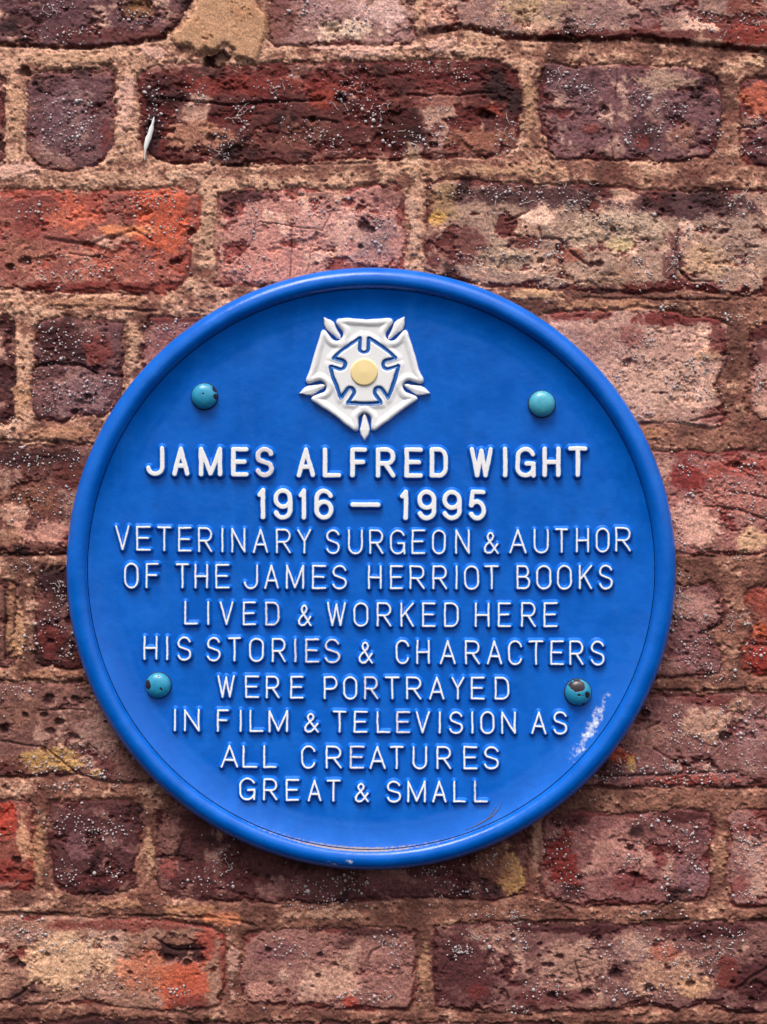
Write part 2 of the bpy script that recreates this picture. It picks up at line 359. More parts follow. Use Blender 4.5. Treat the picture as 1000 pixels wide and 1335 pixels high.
brick([(557, 238), (610, 234), (660, 240), (760, 241), (850, 248), (1040, 250), (1090, 254), (1090, 388), (960, 384), (900, 376), (840, 382), (740, 378), (690, 372), (640, 374), (570, 360), (552, 350), (556, 300)], (166, 140, 122), (124, 62, 52), 0.38, 4, 0.25, 0.55,
      [(580, 262, 24, 30, (156, 132, 92), .8), (572, 285, 14, 10, (196, 156, 74), .8), (700, 256, 130, 18, (86, 56, 58), .85), (900, 268, 130, 22, (80, 52, 56), .8), (800, 300, 80, 30, (182, 164, 140), .8, .6), (660, 335, 60, 26, (166, 148, 124), .8, .8), (600, 320, 40, 30, (116, 62, 54), .75), (690, 318, 34, 12, (110, 46, 40), .8, -1.2), (740, 335, 30, 10, (162, 96, 70), .7), (880, 330, 18, 40, (112, 68, 62), .8, -1), (920, 340, 40, 30, (190, 160, 126), .8), (870, 374, 100, 8, (122, 46, 38), .8), (960, 310, 50, 30, (172, 150, 134), .6), (810, 318, 22, 10, (196, 184, 116), .4), (566, 345, 14, 16, (118, 48, 42), .7), (780, 365, 60, 12, (172, 146, 120), .6)],
      [(945, 302, 6), (782, 343, 6), (800, 300, 4), (770, 345, 4), (705, 340, 4)], [([(703, 298), (706, 310), (730, 312), (745, 330), (765, 345)], 3.4, 3.4), ([(660, 288), (690, 276)], 4, 3.5), ([(884, 300), (880, 335)], 3, 3), ([(882, 350), (900, 365), (930, 368)], 3, 3)])
# course 3
brick(rect(-430, 412, 18, 552), (110, 66, 62), MAROON, 0.5, 2, 0.5)
brick([(50, 420), (78, 414), (130, 418), (158, 424), (161, 470), (156, 482), (160, 520), (150, 532), (135, 545), (110, 540), (80, 549), (48, 545), (40, 520), (44, 490), (48, 478), (44, 450)], (140, 108, 104), (116, 56, 50), 0.34, 3, 0.3, 0.15,
      [(80, 446, 38, 30, (92, 44, 42), .8), (128, 456, 24, 24, (142, 76, 64), .8), (100, 512, 56, 34, (140, 114, 112), .85, .8), (60, 515, 20, 24, (134, 100, 94), .7)], [(115, 517, 5), (98, 537, 4)], [([(44, 478), (75, 474), (105, 476), (125, 486)], 3.5, 5), ([(140, 488), (160, 490)], 4, 5), ([(66, 500), (76, 545)], 2.5, 2.5)])
brick(rect(188, 414, 690, 552), (158, 112, 104), (122, 64, 56), 0.35, 3, 0.25, 0.3, [(230, 416, 60, 7, (112, 50, 44), .8)])
brick([(712, 410), (760, 404), (860, 404), (925, 414), (948, 424), (950, 445), (945, 470), (934, 500), (936, 520), (948, 540), (940, 557), (905, 555), (850, 550), (720, 548), (705, 480)], (182, 148, 134), (136, 64, 54), 0.2, 4, 0.12, 0.4,
      [(760, 412, 60, 9, (142, 74, 62), .9), (890, 416, 70, 12, (132, 54, 46), .9), (780, 445, 40, 30, (152, 116, 106), .6), (860, 500, 60, 40, (186, 156, 138), .8), (925, 462, 20, 10, (196, 160, 128), .8, 1.5), (935, 440, 14, 24, (120, 56, 50), .8), (930, 543, 22, 12, (136, 76, 66), .7), (820, 440, 20, 20, (140, 84, 76), .6)], [(818, 474, 6), (942, 462, 4), (863, 513, 3)], [([(900, 548), (935, 541), (945, 540)], 3, 3), ([(850, 512), (870, 514)], 2, 2)])
brick(rect(980, 424, 1440, 548), (172, 132, 120), (116, 52, 46), 0.3, 3, 0.25, 0.3, [(990, 434, 26, 12, (100, 36, 34), .9, 1.5), (1000, 500, 30, 36, (176, 136, 126), .7), (992, 460, 20, 14, (116, 72, 68), .8)])
# course 4
brick(rect(-160, 580, 350, 722), (142, 100, 82), (112, 62, 50), 0.4, 3, 0.35, 0.35,
      [(60, 596, 100, 14, (80, 46, 44), .85), (40, 650, 50, 26, (140, 100, 72), .8), (96, 620, 30, 24, (116, 60, 46), .6), (20, 670, 26, 18, (186, 148, 126), .8), (60, 694, 46, 18, (196, 146, 128), .9, .6), (100, 700, 20, 14, (160, 84, 70), .7), (10, 700, 20, 14, (170, 132, 100), .6)])
brick(rect(640, 588, 1120, 722), (194, 140, 128), (158, 70, 60), 0.34, 3.6, 0.08, 0.4,
      [(895, 620, 30, 26, (150, 56, 48), .9), (960, 610, 60, 16, (172, 92, 76), .85), (900, 690, 40, 34, (208, 166, 148), .8, .6), (960, 650, 60, 22, (188, 122, 106), .6), (985, 704, 30, 18, (212, 182, 136), .55), (880, 700, 18, 24, (168, 116, 108), .6), (915, 590, 60, 8, (138, 62, 54), .7)], [(962, 606, 5)], [([(920, 660), (960, 664), (1005, 680)], 3, 3), ([(950, 640), (1000, 648)], 2.6, 2)])
# course 5
brick(rect(-450, 758, 23, 868), (148, 116, 92), (120, 72, 60), 0.35, 3, 0.3, 0.2, [(14, 800, 7, 60, (164, 132, 90), .7)], cracks=[([(6, 770), (7, 862)], 2.5, 5)])
brick(rect(46, 742, 162, 870), (104, 62, 60), (110, 46, 42), 0.5, 3, 0.5, 0.1, [(68, 835, 24, 26, (126, 54, 46), .8), (80, 760, 40, 14, (76, 44, 46), .8), (60, 790, 16, 20, (140, 100, 80), .5)], [(66, 836, 4)])
brick(rect(170, 742, 640, 872), (130, 90, 84), (112, 52, 46), 0.4, 3)
brick([(655, 760), (880, 762), (925, 762), (938, 772), (947, 800), (938, 815), (915, 826), (930, 838), (943, 860), (938, 876), (900, 882), (850, 884), (655, 882)], (158, 120, 112), (120, 64, 56), 0.3, 3.4, 0.16, 0.3,
      [(915, 790, 34, 24, (170, 132, 120), .8, .8), (890, 840, 40, 30, (150, 108, 104), .6), (925, 845, 14, 16, (120, 80, 76), .6)], cracks=[([(880, 776), (900, 764)], 3, 2), ([(912, 826), (935, 815), (948, 806)], 3, 3)])
brick([(980, 766), (1400, 760), (1400, 884), (990, 880), (970, 872), (966, 845), (975, 832), (985, 815), (975, 800), (972, 780)], (176, 88, 60), (166, 74, 46), 0.5, 4, 0.1, 0.1, [(992, 820, 14, 14, (190, 100, 52), .8), (990, 860, 26, 22, (170, 60, 44), .8, 1.2), (992, 784, 22, 16, (164, 90, 68), .7)], cracks=[([(970, 838), (1000, 842)], 4, 3)])
# course 6
brick([(-200, 892), (20, 893), (150, 890), (330, 892), (330, 1018), (160, 1020), (125, 1018), (100, 1008), (30, 1012), (-200, 1015)], (152, 120, 102), (106, 56, 50), 0.3, 4, 0.25, 0.35,
      [(60, 992, 60, 18, (182, 148, 84), .85), (130, 950, 40, 50, (164, 134, 120), .7), (30, 930, 40, 22, (142, 108, 84), .6), (20, 1000, 24, 16, (104, 54, 48), .8), (135, 1000, 16, 20, (108, 54, 50), .7), (126, 1008, 10, 7, (200, 164, 96), .9, 1)], [(65, 912, 8), (98, 911, 5), (58, 932, 4), (78, 941, 5), (65, 953, 5), (6, 950, 7), (33, 932, 4), (57, 977, 4)], [([(50, 925), (110, 925)], 2, 2), ([(0, 965), (60, 975), (100, 1008)], 2.5, 2.5)], npit=20)
brick([(600, 905), (830, 906), (1090, 902), (1090, 1024), (960, 1026), (600, 1024)], (160, 122, 112), (122, 62, 54), 0.34, 3.6, 0.25, 0.35,
      [(920, 950, 34, 30, (184, 150, 128), .8, .6), (930, 912, 50, 10, (122, 54, 46), .7), (810, 985, 20, 16, (180, 84, 50), .9), (822, 996, 6, 16, (196, 156, 80), .8), (900, 1017, 75, 8, (164, 88, 72), .9, 1.4), (985, 960, 30, 50, (148, 112, 110), .7), (850, 960, 30, 20, (170, 128, 110), .6), (790, 1005, 30, 18, (86, 50, 52), .6), (965, 916, 20, 14, (176, 142, 110), .7), (855, 915, 30, 10, (120, 84, 80), .7)],
      [(945, 960, 8), (930, 1000, 6), (880, 995, 5), (842, 930, 5)], [([(842, 950), (860, 942)], 3, 3), ([(890, 998), (925, 990)], 3, 3), ([(852, 975), (875, 990), (900, 1000)], 2.5, 2), ([(780, 1012), (870, 1010), (960, 1006)], 3, 3)], tilt=(0, .6))
# course 7
brick(rect(-420, 1046, 44, 1160), (176, 110, 84), (176, 74, 50), 0.45, 3.4, 0.1, 0.3, [(10, 1070, 24, 30, (186, 72, 46), .9), (30, 1090, 12, 40, (196, 152, 118), .8), (14, 1130, 20, 20, (150, 62, 48), .7)], [(22, 1122, 5)])
brick([(66, 1048), (110, 1043), (170, 1046), (184, 1056), (182, 1110), (174, 1122), (178, 1158), (140, 1168), (90, 1166), (72, 1150), (62, 1090)], (112, 74, 72), (112, 52, 48), 0.4, 3, 0.35, 0.12, [(105, 1100, 24, 26, (138, 104, 104), .7), (130, 1150, 40, 12, (110, 48, 44), .7), (90, 1070, 24, 20, (98, 58, 58), .6)], [(140, 1128, 4)])
brick([(206, 1058), (250, 1050), (690, 1050), (686, 1100), (684, 1165), (640, 1174), (560, 1170), (400, 1178), (230, 1172), (208, 1160), (202, 1120), (208, 1112)], (116, 74, 68), (112, 50, 44), 0.42, 3, 0.35, 0.25,
      [(220, 1090, 22, 24, (140, 106, 92), .8, .8), (300, 1140, 60, 24, (112, 60, 56), .6), (420, 1150, 90, 20, (116, 78, 66), .7), (667, 1140, 20, 34, (176, 140, 84), .9), (640, 1130, 30, 24, (142, 104, 74), .7), (520, 1150, 60, 14, (132, 90, 80), .6), (220, 1132, 14, 12, (142, 60, 48), .6)], cracks=[([(205, 1118), (232, 1116), (238, 1095)], 2.4, 3)])
brick([(710, 1066), (760, 1060), (840, 1062), (880, 1056), (925, 1060), (932, 1076), (924, 1110), (926, 1150), (918, 1172), (860, 1178), (830, 1178), (760, 1182), (706, 1170), (703, 1110)], (164, 120, 112), (136, 62, 52), 0.3, 4, 0.2, 0.3,
      [(735, 1120, 26, 44, (142, 54, 40), .9), (740, 1070, 30, 10, (88, 46, 46), .8), (890, 1064, 40, 10, (92, 36, 38), .85), (800, 1110, 50, 34, (176, 130, 118), .7, .6), (862, 1122, 10, 12, (132, 66, 62), .8), (900, 1140, 26, 26, (136, 106, 108), .7), (820, 1150, 26, 14, (128, 66, 60), .7), (910, 1090, 16, 16, (108, 70, 74), .6)], [(830, 1140, 5), (822, 1105, 4)], [([(815, 1105), (830, 1110)], 3, 3), ([(825, 1155), (836, 1132), (834, 1124)], 2.6, 3)])
brick(rect(950, 1057, 1400, 1182), (178, 138, 128), (150, 72, 58), 0.3, 4, 0.1, 0.35, [(975, 1080, 26, 10, (132, 60, 48), .7), (985, 1120, 30, 34, (184, 146, 134), .7), (965, 1150, 18, 20, (144, 84, 74), .7)])
# course 8
brick([(-210, 1192), (60, 1196), (140, 1196), (230, 1202), (280, 1210), (293, 1222), (292, 1290), (284, 1310), (240, 1318), (180, 1314), (110, 1308), (30, 1310), (0, 1304), (-210, 1306)], (188, 152, 124), (154, 76, 56), 0.25, 4, 0.14, 0.5,
      [(90, 1250, 70, 40, (200, 168, 132), .8, .6), (240, 1280, 46, 34, (196, 92, 54), .85), (268, 1230, 24, 24, (172, 76, 56), .8), (190, 1260, 40, 40, (190, 116, 80), .7), (235, 1238, 38, 20, (72, 36, 36), .95, -2.4), (232, 1228, 22, 6, (168, 130, 100), .7, 1.4), (150, 1206, 130, 8, (138, 68, 54), .7), (250, 1305, 34, 10, (112, 54, 46), .6), (30, 1220, 30, 14, (172, 138, 126), .6), (290, 1250, 8, 40, (150, 60, 46), .6)],
      [(20, 1256, 8), (28, 1258, 5), (170, 1268, 4), (150, 1225, 4), (62, 1244, 3), (262, 1252, 6), (220, 1250, 6), (245, 1256, 5)], [([(6, 1306), (30, 1292), (48, 1280)], 3, 3), ([(200, 1222), (225, 1238), (265, 1238)], 3, 4)], npit=22)
brick([(320, 1222), (350, 1212), (420, 1212), (500, 1210), (542, 1216), (541, 1300), (532, 1316), (440, 1316), (380, 1312), (322, 1306), (314, 1270)], (178, 138, 122), (140, 66, 54), 0.3, 3.4, 0.14, 0.4,
      [(395, 1206, 56, 7, (84, 38, 40), .95, 2.0), (480, 1214, 50, 6, (84, 40, 42), .8, 1), (360, 1240, 30, 16, (132, 94, 92), .8), (430, 1280, 40, 30, (194, 158, 136), .7), (455, 1306, 14, 8, (176, 78, 60), .9, 1), (340, 1290, 30, 18, (192, 142, 126), .6), (500, 1260, 40, 30, (166, 124, 112), .6)], [(417, 1245, 4), (440, 1258, 3), (350, 1238, 4)], [([(480, 1250), (485, 1240), (500, 1230)], 2.6, 2.5)])
brick([(568, 1208), (640, 1203), (800, 1206), (900, 1204), (1100, 1202), (1100, 1322), (960, 1320), (920, 1306), (880, 1318), (840, 1310), (800, 1318), (740, 1316), (690, 1322), (620, 1320), (570, 1312), (564, 1260)], (150, 118, 106), (106, 48, 48), 0.4, 4, 0.28, 0.4,
      [(600, 1260, 60, 54, (98, 50, 52), .85), (760, 1210, 110, 9, (86, 34, 40), .9), (920, 1214, 70, 14, (90, 40, 44), .85), (740, 1260, 70, 34, (170, 136, 118), .8), (870, 1270, 60, 34, (180, 142, 116), .8, .6), (900, 1285, 30, 20, (192, 154, 116), .8), (950, 1270, 20, 30, (132, 60, 46), .8), (985, 1280, 34, 44, (92, 38, 44), .85), (720, 1300, 60, 14, (112, 56, 52), .7), (865, 1240, 20, 14, (164, 88, 66), .6), (820, 1245, 30, 16, (150, 122, 112), .6), (620, 1290, 16, 10, (130, 62, 50), .7)],
      [(730, 1246, 5), (802, 1269, 8), (845, 1288, 7), (900, 1282, 5), (765, 1295, 7), (720, 1297, 6), (690, 1268, 4), (718, 1258, 4), (780, 1224, 4), (870, 1262, 4)], [([(750, 1254), (760, 1290)], 2.4, 2.5), ([(960, 1290), (1000, 1262)], 4, 3)], npit=26, tilt=(0, .5))
# course 9 (cut by the bottom edge)
brick([(-300, 1334), (40, 1333), (78, 1332), (120, 1327), (220, 1332), (222, 1460), (-300, 1460)], (112, 70, 66), MAROON, 0.5, 3, 0.4, patches=[(140, 1336, 70, 9, (72, 30, 36), .9)])
brick(rect(240, 1334, 740, 1460), (128, 90, 78), MAROON, 0.5, 3, 0.4)
brick(rect(760, 1337, 1010, 1460), (120, 84, 74), MAROON, 0.5, 3, 0.4)
brick(rect(1026, 1337, 1500, 1460), (120, 84, 74), MAROON, 0.5, 3, 0.4)
# the wall goes on beyond the frame
pal = [(PURPLE, MAROON), (TAN, RED), (PINK, RED), ((150, 84, 66), ORANGE), (GREYP, MAROON), ((120, 66, 58), MAROON)]
def run(x0, x1, y0, y1):
    x = x0
    while x < x1 - 60:
        w = (115 if rng.random() < .4 else rng.uniform(235, 480)); w = min(w, x1 - x)
        s_, b_ = pal[rng.integers(len(pal))]
        brick(rect(x, y0 + rng.uniform(-4, 4), x + w, y1 + rng.uniform(-4, 4)), s_, b_, rng.uniform(.25, .5), rng.uniform(2.5, 4.5), npit=0)
        x += w + 18
for y0, y1 in ((-400, -262), (-240, -98), (1482, 1604), (1626, 1760)): run(-540, 1540, y0, y1)
rows = [(-75, 56), (95, 214), (247, 380), (412, 552), (580, 722), (758, 880), (895, 1020), (1046, 1170), (1196, 1310), (1336, 1460)]
ends = [(-260, 1092), (-470, 1420), (-240, 1090), (-430, 1440), (-160, 1120), (-450, 1400), (-200, 1090), (-420, 1400), (-210, 1100), (-300, 1500)]
for (y0, y1), (a, b) in zip(rows, ends):
    run(-540 - rng.uniform(0, 60), a - 18, y0, y1); run(b + 18, 1545, y0, y1)

# holes in the mortar, cracks along the beds, chunks of pale mortar
def hole(cx, cy, rx, ry, dep=9, col=(52, 20, 18)):
    R = region(cx - rx * 2.2, cy - ry * 2.2, cx + rx * 2.2, cy + ry * 2.2)
    q = np.hypot((PX[R] - cx) / rx, (PY[R] - cy) / ry) + 0.45 * n_face[R] + 0.2 * n_fine[R]
    Z[R] -= dep * (1 - sst(0.6, 1.05, q)); COL[R] = mixc(COL[R], lin(col), 0.75 * (1 - sst(0.7, 1.1, q)))
hole(33, 93, 9, 9, 9, (70, 26, 26)); hole(284, 76, 20, 12, 10, (66, 26, 20)); hole(272, 80, 8, 8, 6)
def bed(pts, w, dp, c=(70, 36, 32)):
    xs = [p[0] for p in pts]; ys = [p[1] for p in pts]
    R = region(min(xs) - 8, min(ys) - 12, max(xs) + 8, max(ys) + 12)
    dd = np.full(Z[R].shape, 1e9, np.float32)
    for a, b in zip(pts[:-1], pts[1:]): dd = np.minimum(dd, seg_d(PX[R], PY[R] + 4 * n_face[R] + fbm(PX[R], PY[R], 9, 2, 55), *a, *b))
    f = (1 - sst(0, w, dd)) * sst(-0.35, 0.15, n_stain[R] + 0.4 * n_face[R])
    Z[R] -= dp * f; COL[R] = mixc(COL[R], lin(c), 0.5 * f)
bed([(0, 59), (120, 63), (215, 50)], 4, 5); bed([(556, 42), (610, 38), (700, 52), (860, 54), (1000, 68)], 5, 6)
bed([(200, 212), (330, 217), (520, 210)], 3, 4); bed([(0, 384), (240, 384)], 3, 3); bed([(760, 388), (1000, 392)], 3, 3)
bed([(0, 887), (110, 888)], 3, 4); bed([(820, 901), (1000, 899)], 3, 4); bed([(860, 586), (1000, 587)], 3, 4)
bed([(0, 1190), (280, 1196), (330, 1206)], 3, 5); bed([(640, 1202), (1000, 1199)], 3.5, 5); bed([(700, 1030), (1000, 1028)], 3, 4)
bed([(855, 726), (1000, 724)], 3, 3); bed([(0, 725), (100, 722)], 3, 3); bed([(20, 398), (300, 408)], 3, 3); bed([(120, 578), (0, 574)], 3, 3)
def lump(cx, cy, rx, ry, c, st=.8, h=1.2):
    R = region(cx - rx * 1.7, cy - ry * 1.7, cx + rx * 1.7, cy + ry * 1.7)
    q = 1 - np.hypot((PX[R] - cx) / rx, (PY[R] - cy) / ry) + 0.9 * n_face[R] + 0.4 * n_fine[R]
    f = sst(0.1, 0.4, q); Z[R] += h * f; COL[R] = mixc(COL[R], lin(c) * MORT * np.array([1.0, .93, 1.06], np.float32) * (1 + 0.25 * n_fine[R])[..., None], st * f)
LM = (226, 194, 164)
for a in [(200, 66, 26, 12, LM), (165, 130, 12, 40, LM), (100, 76, 60, 9, (214, 184, 140)), (22, 150, 10, 44, (204, 172, 130)), (20, 225, 40, 14, LM), (140, 232, 60, 10, (206, 176, 138)), (240, 228, 40, 8, (222, 196, 156)),
          (480, 70, 60, 7, LM), (580, 60, 30, 12, LM), (610, 66, 30, 8, (222, 196, 156)), (540, 210, 14, 30, (216, 190, 150)), (540, 290, 9, 40, (218, 190, 156)), (690, 150, 9, 50, (180, 150, 110)), (985, 82, 20, 10, (226, 200, 152)), (640, 222, 120, 10, (196, 164, 122)),
          (272, 300, 9, 40, (186, 158, 122)), (175, 450, 10, 36, (212, 180, 136)), (30, 520, 12, 22, (206, 170, 124)), (100, 565, 60, 9, (186, 146, 106)), (120, 395, 110, 8, (186, 148, 110)), (700, 384, 60, 8, (206, 178, 128)),
          (800, 398, 90, 8, (186, 148, 108)), (850, 565, 40, 9, (178, 138, 98)), (25, 820, 10, 40, (206, 172, 124)), (40, 790, 9, 9, (222, 190, 150)), (60, 880, 50, 6, (172, 134, 98)), (250, 1186, 40, 9, (178, 138, 96)), (290, 1197, 36, 9, (206, 140, 94)),
          (195, 1110, 9, 34, (196, 164, 122)), (150, 1178, 50, 8, (190, 152, 112)), (303, 1260, 9, 40, (190, 160, 134)), (553, 1270, 9, 40, (182, 148, 108)), (420, 1192, 60, 7, (196, 164, 128)), (50, 1110, 9, 40, (184, 146, 104)), (700, 1100, 9, 40, (172, 140, 112)), (940, 1120, 9, 40, (164, 130, 96)), (480, 62, 90, 5, LM)]: lump(*a)
Z *= 0.74
WALLV = np.stack([(PX - CXW) * S, -Z * S, (CYW - PY) * S], -1).reshape(-1, 3).astype(np.float32)
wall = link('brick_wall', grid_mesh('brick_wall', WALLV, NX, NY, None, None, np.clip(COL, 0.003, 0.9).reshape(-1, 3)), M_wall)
tag(wall, 'old weathered red and purple brick wall with sandy mortar behind the round blue plaque', 'wall')
def wall_z(x, y):
    i = min(max(int(np.searchsorted(gx, x)), 0), NX - 1); j = min(max(int(np.searchsorted(gy, y)), 0), NY - 1)
    return float(Z[j, i])

# smooth tan cement daub at the top edge
def daub():
    xs = np.arange(205, 365, 1.2, dtype=np.float32); ys = np.arange(-70, 98, 1.2, dtype=np.float32)
    x, y = np.meshgrid(xs, ys)
    P = [(262, -60), (258, 0), (250, 14), (240, 30), (223, 45), (228, 60), (246, 62), (258, 74), (268, 66), (280, 68), (292, 62), (304, 66), (302, 76), (318, 80), (335, 84), (343, 62), (350, 42), (349, 22), (338, 8), (340, -60)]
    d = poly_sdf(x + 6 * fbm(x, y, 22, 5, 3, .65), y + 6 * fbm(x, y, 22, 5, 4, .65), P)
    n = fbm(x, y, 40, 4, 8); nn = fbm(x, y, 9, 3, 9)
    z = -1 + 6.5 * sst(-1.5, 6, d) + 1.5 * n + 0.35 * nn - 1.6 * sst(.35, .5, fbm(x, y, 8, 2, 10)) * sst(.0, .3, n)
    c = np.broadcast_to(lin((202, 168, 128)), x.shape + (3,)).copy()
    c = mixc(c, lin((176, 138, 100)), 0.7 * sst(0, .5, n)); c = mixc(c, lin((120, 78, 56)), 0.7 * sst(3.5, -1, d))
    c = c * np.array([.92, .74, .78], np.float32) * (1 + .12 * n)[..., None]
    V = np.stack([(x - CXW) * S, -z * S, (CYW - y) * S], -1).reshape(-1, 3)
    o = link('cement_daub', grid_mesh('cement_daub', V, len(xs), len(ys), (d > -1.5).ravel(), None, c.reshape(-1, 3)), M_wall, wall)
    o['label'] = 'smooth tan cement daub smeared over the joint'
daub()

# ------------------------------------------------------------------ the plaque
PCX, PCY, ASP = 484.0, 741.5, 0.9885
K = 1 - 15.0 / D                              # it stands in front of the wall plane
def tx(x): return CXW + (x - CXW) * K
def ty(y): return CYW + (y - CYW) * K
ox, oy = tx(PCX), ty(PCY)
plaque = bpy.data.objects.new('plaque', None); C.objects.link(plaque); plaque.location = (wx(ox), -5 * S, wz(oy)); plaque.empty_display_size = 0.05
tag(plaque, 'round blue cast plaque with white rose and raised white lettering on the brick wall', 'plaque')
# plaque-local design coords: u right, v up (in u), h out of the wall
def L3(u, v, h): return np.stack([u * S, -(h - 5) * S, v * S], -1)
CR = 368.0
def plate_h(r):
    r = np.asarray(r, np.float64)
    dish = 8.5 * np.clip(r / 340, 0, 1) ** 2.4
    t = np.clip((r - 330) / (CR - 330), 0, 1)
    return 12 + dish + 9.5 * t ** 2.0
def local_h(u, v): return plate_h(np.hypot(u, v / ASP) / K)

def lathe(prof, name, maskf):
    n = 900; a = np.linspace(0, 2 * math.pi, n, endpoint=False)
    r = np.array([p[0] for p in prof]); h = np.array([p[1] for p in prof])
    A, Rr = np.meshgrid(a, r); H = np.repeat(h[:, None], n, 1)
    H = H + 0.5 * fbm(Rr * np.cos(A), Rr * np.sin(A), 120, 2, 33)
    u = Rr * np.cos(A) * K; v = Rr * np.sin(A) * ASP * K
    V = L3(u, v, H).reshape(-1, 3); m = len(r)
    i = np.arange(m - 1)[:, None] * n; j = np.arange(n)[None, :]; j2 = (j + 1) % n
    q = np.stack([i + j, i + j2, i + n + j2, i + n + j], -1).reshape(-1, 4)[:, ::-1]
    w, d = maskf(Rr.ravel(), np.degrees(-A).ravel() % 360)            # angle clockwise, y down
    return raw_mesh(name, V, q[:, ::-1], {'wear_sheen': w, 'dirt': d})
def scuff_sheen_plate(r, ang):
    w = np.clip(1 - np.abs(r - (349 + 0.7 * (ang - 28))) / 12, 0, 1) ** .7 * np.clip(1 - np.abs(ang - 36.5) / 10.5, 0, 1) ** .5 * 0.97  # lower-right scuff, its pale reflection painted into the enamel colour
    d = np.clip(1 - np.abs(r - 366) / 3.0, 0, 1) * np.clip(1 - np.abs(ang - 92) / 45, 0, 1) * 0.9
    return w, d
def wear_rim(r, ang):
    w = 0.9 * np.exp(-((ang - 94) / 0.9) ** 2 - ((r - 383) / 4) ** 2) + 0.62 * np.exp(-((ang - 97) / 2) ** 2 - ((r - 388) / 5) ** 2) + 0.7 * np.exp(-((ang - 83) / 2.2) ** 2 - ((r - 392) / 3) ** 2)
    d = np.clip(1 - np.abs(r - 369) / 2.5, 0, 1) * np.clip(1 - np.abs(ang - 95) / 40, 0, 1) * 1.0
    return w, d
pr = [(0.01, 12)] + [(r, float(plate_h(r))) for r in list(np.arange(6, 325, 6.0)) + list(np.arange(325, CR + .1, 1.5))]
link('plate', lathe(pr, 'plate', scuff_sheen_plate), M_blue, plaque)
rim = [(CR, float(plate_h(CR)) - 0.1)]
for k in range(33):
    t = math.pi * 0.90 * (1 - k / 32)
    rim.append((382.2 + 14.6 * math.cos(t), 24.0 + 16.0 * math.sin(t) ** 0.85 - (9.0 * (k / 32) ** 2)))
rim += [(396.6, 12), (395.5, 8), (392, 5.5), (360, 5.2)]
link('rim', lathe(rim, 'rim', wear_rim), M_blue, plaque)

# --- lettering: stroke skeletons turned into raised, drafted letters
def arc(cx, cy, rx, ry, a0, a1, n=14):
    return [(cx + rx * math.cos(math.radians(a0 + (a1 - a0) * i / n)), cy + ry * math.sin(math.radians(a0 + (a1 - a0) * i / n))) for i in range(n + 1)]
GL = {
 'J': [[(1, 0), (1, .72)] + arc(.5, .72, .5, .28, 0, 172)],
 'A': [[(0, 1), (.5, 0), (1, 1)], [(.18, .68), (.82, .68)]],
 'M': [[(0, 1), (0, 0), (.5, .97), (1, 0), (1, 1)]],
 'E': [[(1, 0), (0, 0), (0, 1), (1, 1)], [(0, .49), (.86, .49)]],
 'S': [arc(.5, .26, .48, .26, -18, -218) + arc(.5, .745, .5, .255, -48, 165)],
 'L': [[(0, 0), (0, 1), (1, 1)]],
 'F': [[(1, 0), (0, 0), (0, 1)], [(0, .48), (.86, .48)]],
 'R': [[(0, 1), (0, 0), (.58, 0)] + arc(.58, .27, .4, .27, -90, 90) + [(0, .54)], [(.48, .54), (1, 1)]],
 'D': [[(0, 1), (0, 0), (.5, 0)] + arc(.5, .32, .5, .32, -90, 0) + arc(.5, .68, .5, .32, 0, 90) + [(0, 1)]],
 'W': [[(0, 0), (.27, 1), (.5, .06), (.73, 1), (1, 0)]],
 'I': [[(.5, 0), (.5, 1)]],
 'G': [arc(.5, .32, .5, .32, -22, -180) + arc(.5, .68, .5, .32, 180, 12) + [(1, .55), (.55, .55)], [(1, .6), (1, 1)]],
 'H': [[(0, 0), (0, 1)], [(1, 0), (1, 1)], [(0, .51), (1, .51)]],
 'T': [[(0, 0), (1, 0)], [(.5, 0), (.5, 1)]],
 'V': [[(0, 0), (.5, 1), (1, 0)]],
 'N': [[(0, 1), (0, 0), (1, 1), (1, 0)]],
 'Y': [[(0, 0), (.5, .5), (1, 0)], [(.5, .5), (.5, 1)]],
 'U': [[(0, 0), (0, .7)] + arc(.5, .7, .5, .3, 180, 0) + [(1, 0)]],
 'O': [arc(.5, .3, .5, .3, 180, 360) + arc(.5, .7, .5, .3, 0, 180) + [(0, .3)]],
 'C': [arc(.5, .3, .5, .3, -14, -180) + arc(.5, .7, .5, .3, 180, 14)],
 'P': [[(0, 1), (0, 0), (.58, 0)] + arc(.58, .28, .42, .28, -90, 90) + [(0, .56)]],
 'B': [[(0, 1), (0, 0), (.56, 0)] + arc(.56, .24, .36, .24, -90, 90) + [(0, .48)], [(.5, .48), (.58, .48)] + arc(.58, .74, .42, .26, -90, 90) + [(0, 1)]],
 'K': [[(0, 0), (0, 1)], [(1, 0), (0, .62)], [(.36, .41), (1, 1)]],
 '&': [[(1, 1), (.28, .3), (.24, .17), (.32, .05), (.46, 0), (.6, .05), (.67, .17), (.6, .31), (.14, .6), (.02, .76), (.06, .91), (.25, 1), (.48, .98), (.68, .84), (.98, .55)]],
 '1': [[(0, .17), (1, 0), (1, 1)]],
 '9': [arc(.5, .3, .5, .3, 0, 360, 24), [(1, .3), (1, .7)] + arc(.5, .72, .5, .28, 0, 160)],
 '6': [arc(.5, .7, .5, .3, 0, 360, 24), [(0, .7), (0, .3)] + arc(.5, .28, .5, .28, 180, 340)],
 '5': [[(.94, 0), (.16, 0), (.09, .47)] + arc(.5, .68, .5, .32, 212, 510, 20)],
 '-': [[(0, .5), (1, .5)]],
}
